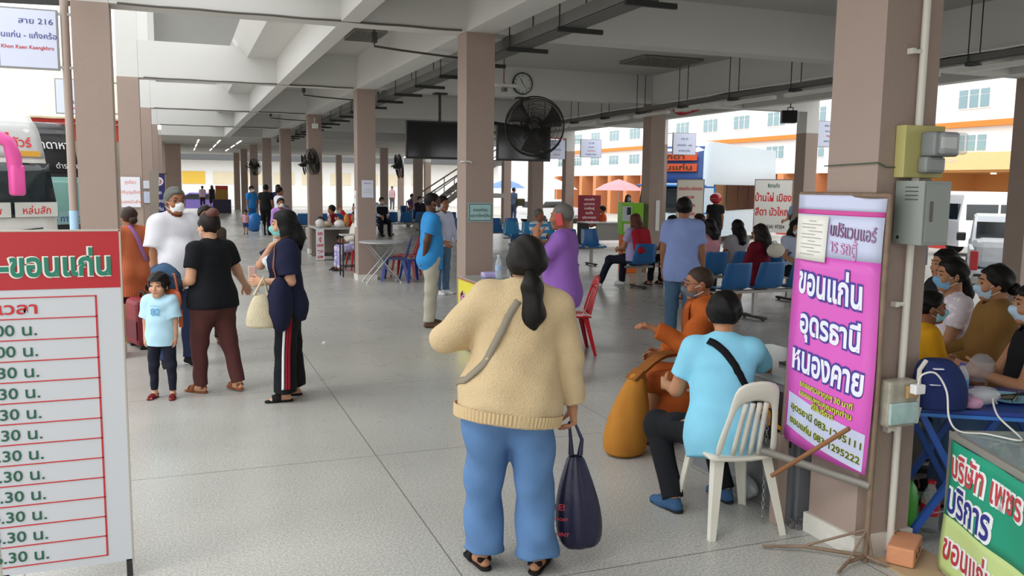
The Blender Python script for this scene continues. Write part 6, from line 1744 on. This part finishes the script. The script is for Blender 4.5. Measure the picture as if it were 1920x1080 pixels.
person('person in dark blue standing left of the third pillar', (3.1, 30.2), 170, 1.66, SKD, shirt=('long', '2c3a5c'), pants=('long', '23252e'), hair=('short', DK), vox=.022)
sitter('masked person in black vest and white sleeves sitting alone right of the second pillar', 6.25, 28.4, 185, 1.6, ('long', 'd7dae4'), ('long', '17181c'), ('short', DK), mask='d9dbe2', shoes=('shoe', '222222'), vox=.018)
vest = tag(MB().box((6.06, 28.2, .58), (6.44, 28.42, .98), bev=.06).build('vest', fabric('1d1e24')), 'black vest on the masked sitter right of the second pillar', 'vest')
sitter('person in white left of the masked sitter in the black vest', 6.6, 31.4, 180, 1.6, ('long', 'd9dbe0'), ('long', '2a2c36'), ('short', DK), vox=.02)
bench('blue seat under the masked sitter in the black vest', 6.25, 28.4, 1, 185)
sitter('person in purple shirt in the far blue rows', 9.4, 36.6, 200, 1.65, ('tee', '5d3a72'), ('long', '33343e'), ('short', DK), vox=.022, sk=SKD)
sitter('person in black with pale mask in the far blue rows', 8.3, 31.2, 195, 1.6, ('long', '22202a'), ('long', '22202a'), ('short', DK), mask='c3d3e2', vox=.02)
bench('blue bench under the far people in purple and black', 8.3, 31.2, 1, 195); bench('blue bench farther back under the person in purple', 9.4, 36.6, 2, 200)
person('person in pale pink far behind the blue rows by the stairs', (13.5, 58), 150, 1.55, SKM, shirt=('tee', 'd8b4bc'), pants=('long', '6a6470'), hair=('short', DK), vox=.03)
# ---- right edge group
sitter('person in mustard hoodie using a phone on the navy bench', 4.86, 3.97, 54, 1.6, ('jacket', '8a6636'), ('long', '5578a8'), ('lowbun', '14100e'), mask='b4cfe2', sk=SKM, vox=.010, head=(.1, .3, 0), bulk=1.1)
tag(MB().box((-.035, -.006, -.07), (.035, .006, .07), Matrix.Translation((4.63, 4.3, .86)) @ Matrix.Rotation(R(46), 4, 'Z') @ Matrix.Rotation(R(50), 4, 'X')).build('phone', mat('1d1d20', .2), bev=.006), 'dark phone held by the person in the mustard hoodie', 'phone')
tag(MB().box((4.44, 4.2, .6), (4.62, 4.42, .76), bev=.04).build('pouch', fabric('5f6b4c')), 'small green pouch on the lap of the person in mustard', 'bag')
sitter('person in floral shirt and blue mask sitting behind the mustard hoodie', 5.02, 4.45, 64, 1.6, ('tee', blotched(('d9cfd6', '9a8a98', 'efe8ec', 'b7a6b0'), 40)), ('long', '4a4c58'), ('sidetail', '14100e'), mask='7fb4dc', sk=SKM, vox=.011)
sitter('person in black jacket sitting next to the floral shirt', 5.72, 5.15, 68, 1.6, ('jacket', '26262a'), ('long', '2a2b30'), ('short', '14100e'), sk=SKM, vox=.012, bulk=1.15, head=(.3, .2, 0))
sitter('child in yellow shirt with mask on an ear loop behind the near right pillar', 4.2, 3.9, -124, 1.34, ('tee', 'd79c1c'), ('long', '3a4a6a'), ('short', '100d0b'), mask='8fd0de', sk='8a5a3e', vox=.009, head=(-.1, .35, 0))
sitter('person in black sleeveless top at the right edge reaching over the table', 4.32, 3.28, 52, 1.55, ('sleeveless', '1b1a1d'), ('long', '5b7898'), ('shoulder', '17110f'), mask='bcd3e6', sk=SKM, vox=.009, armL=((-.2, .35, -1), (.1, .9, .25)), armR=((.2, .5, -1), (-.2, .9, .1)))
# white foam box beyond the benches
tag(MB().box((5.6, 6.2, 0), (6.1, 6.6, .55), bev=.02).build('foam_box', mat('e9e9e6', .6)), 'white foam box behind the navy benches', 'box')
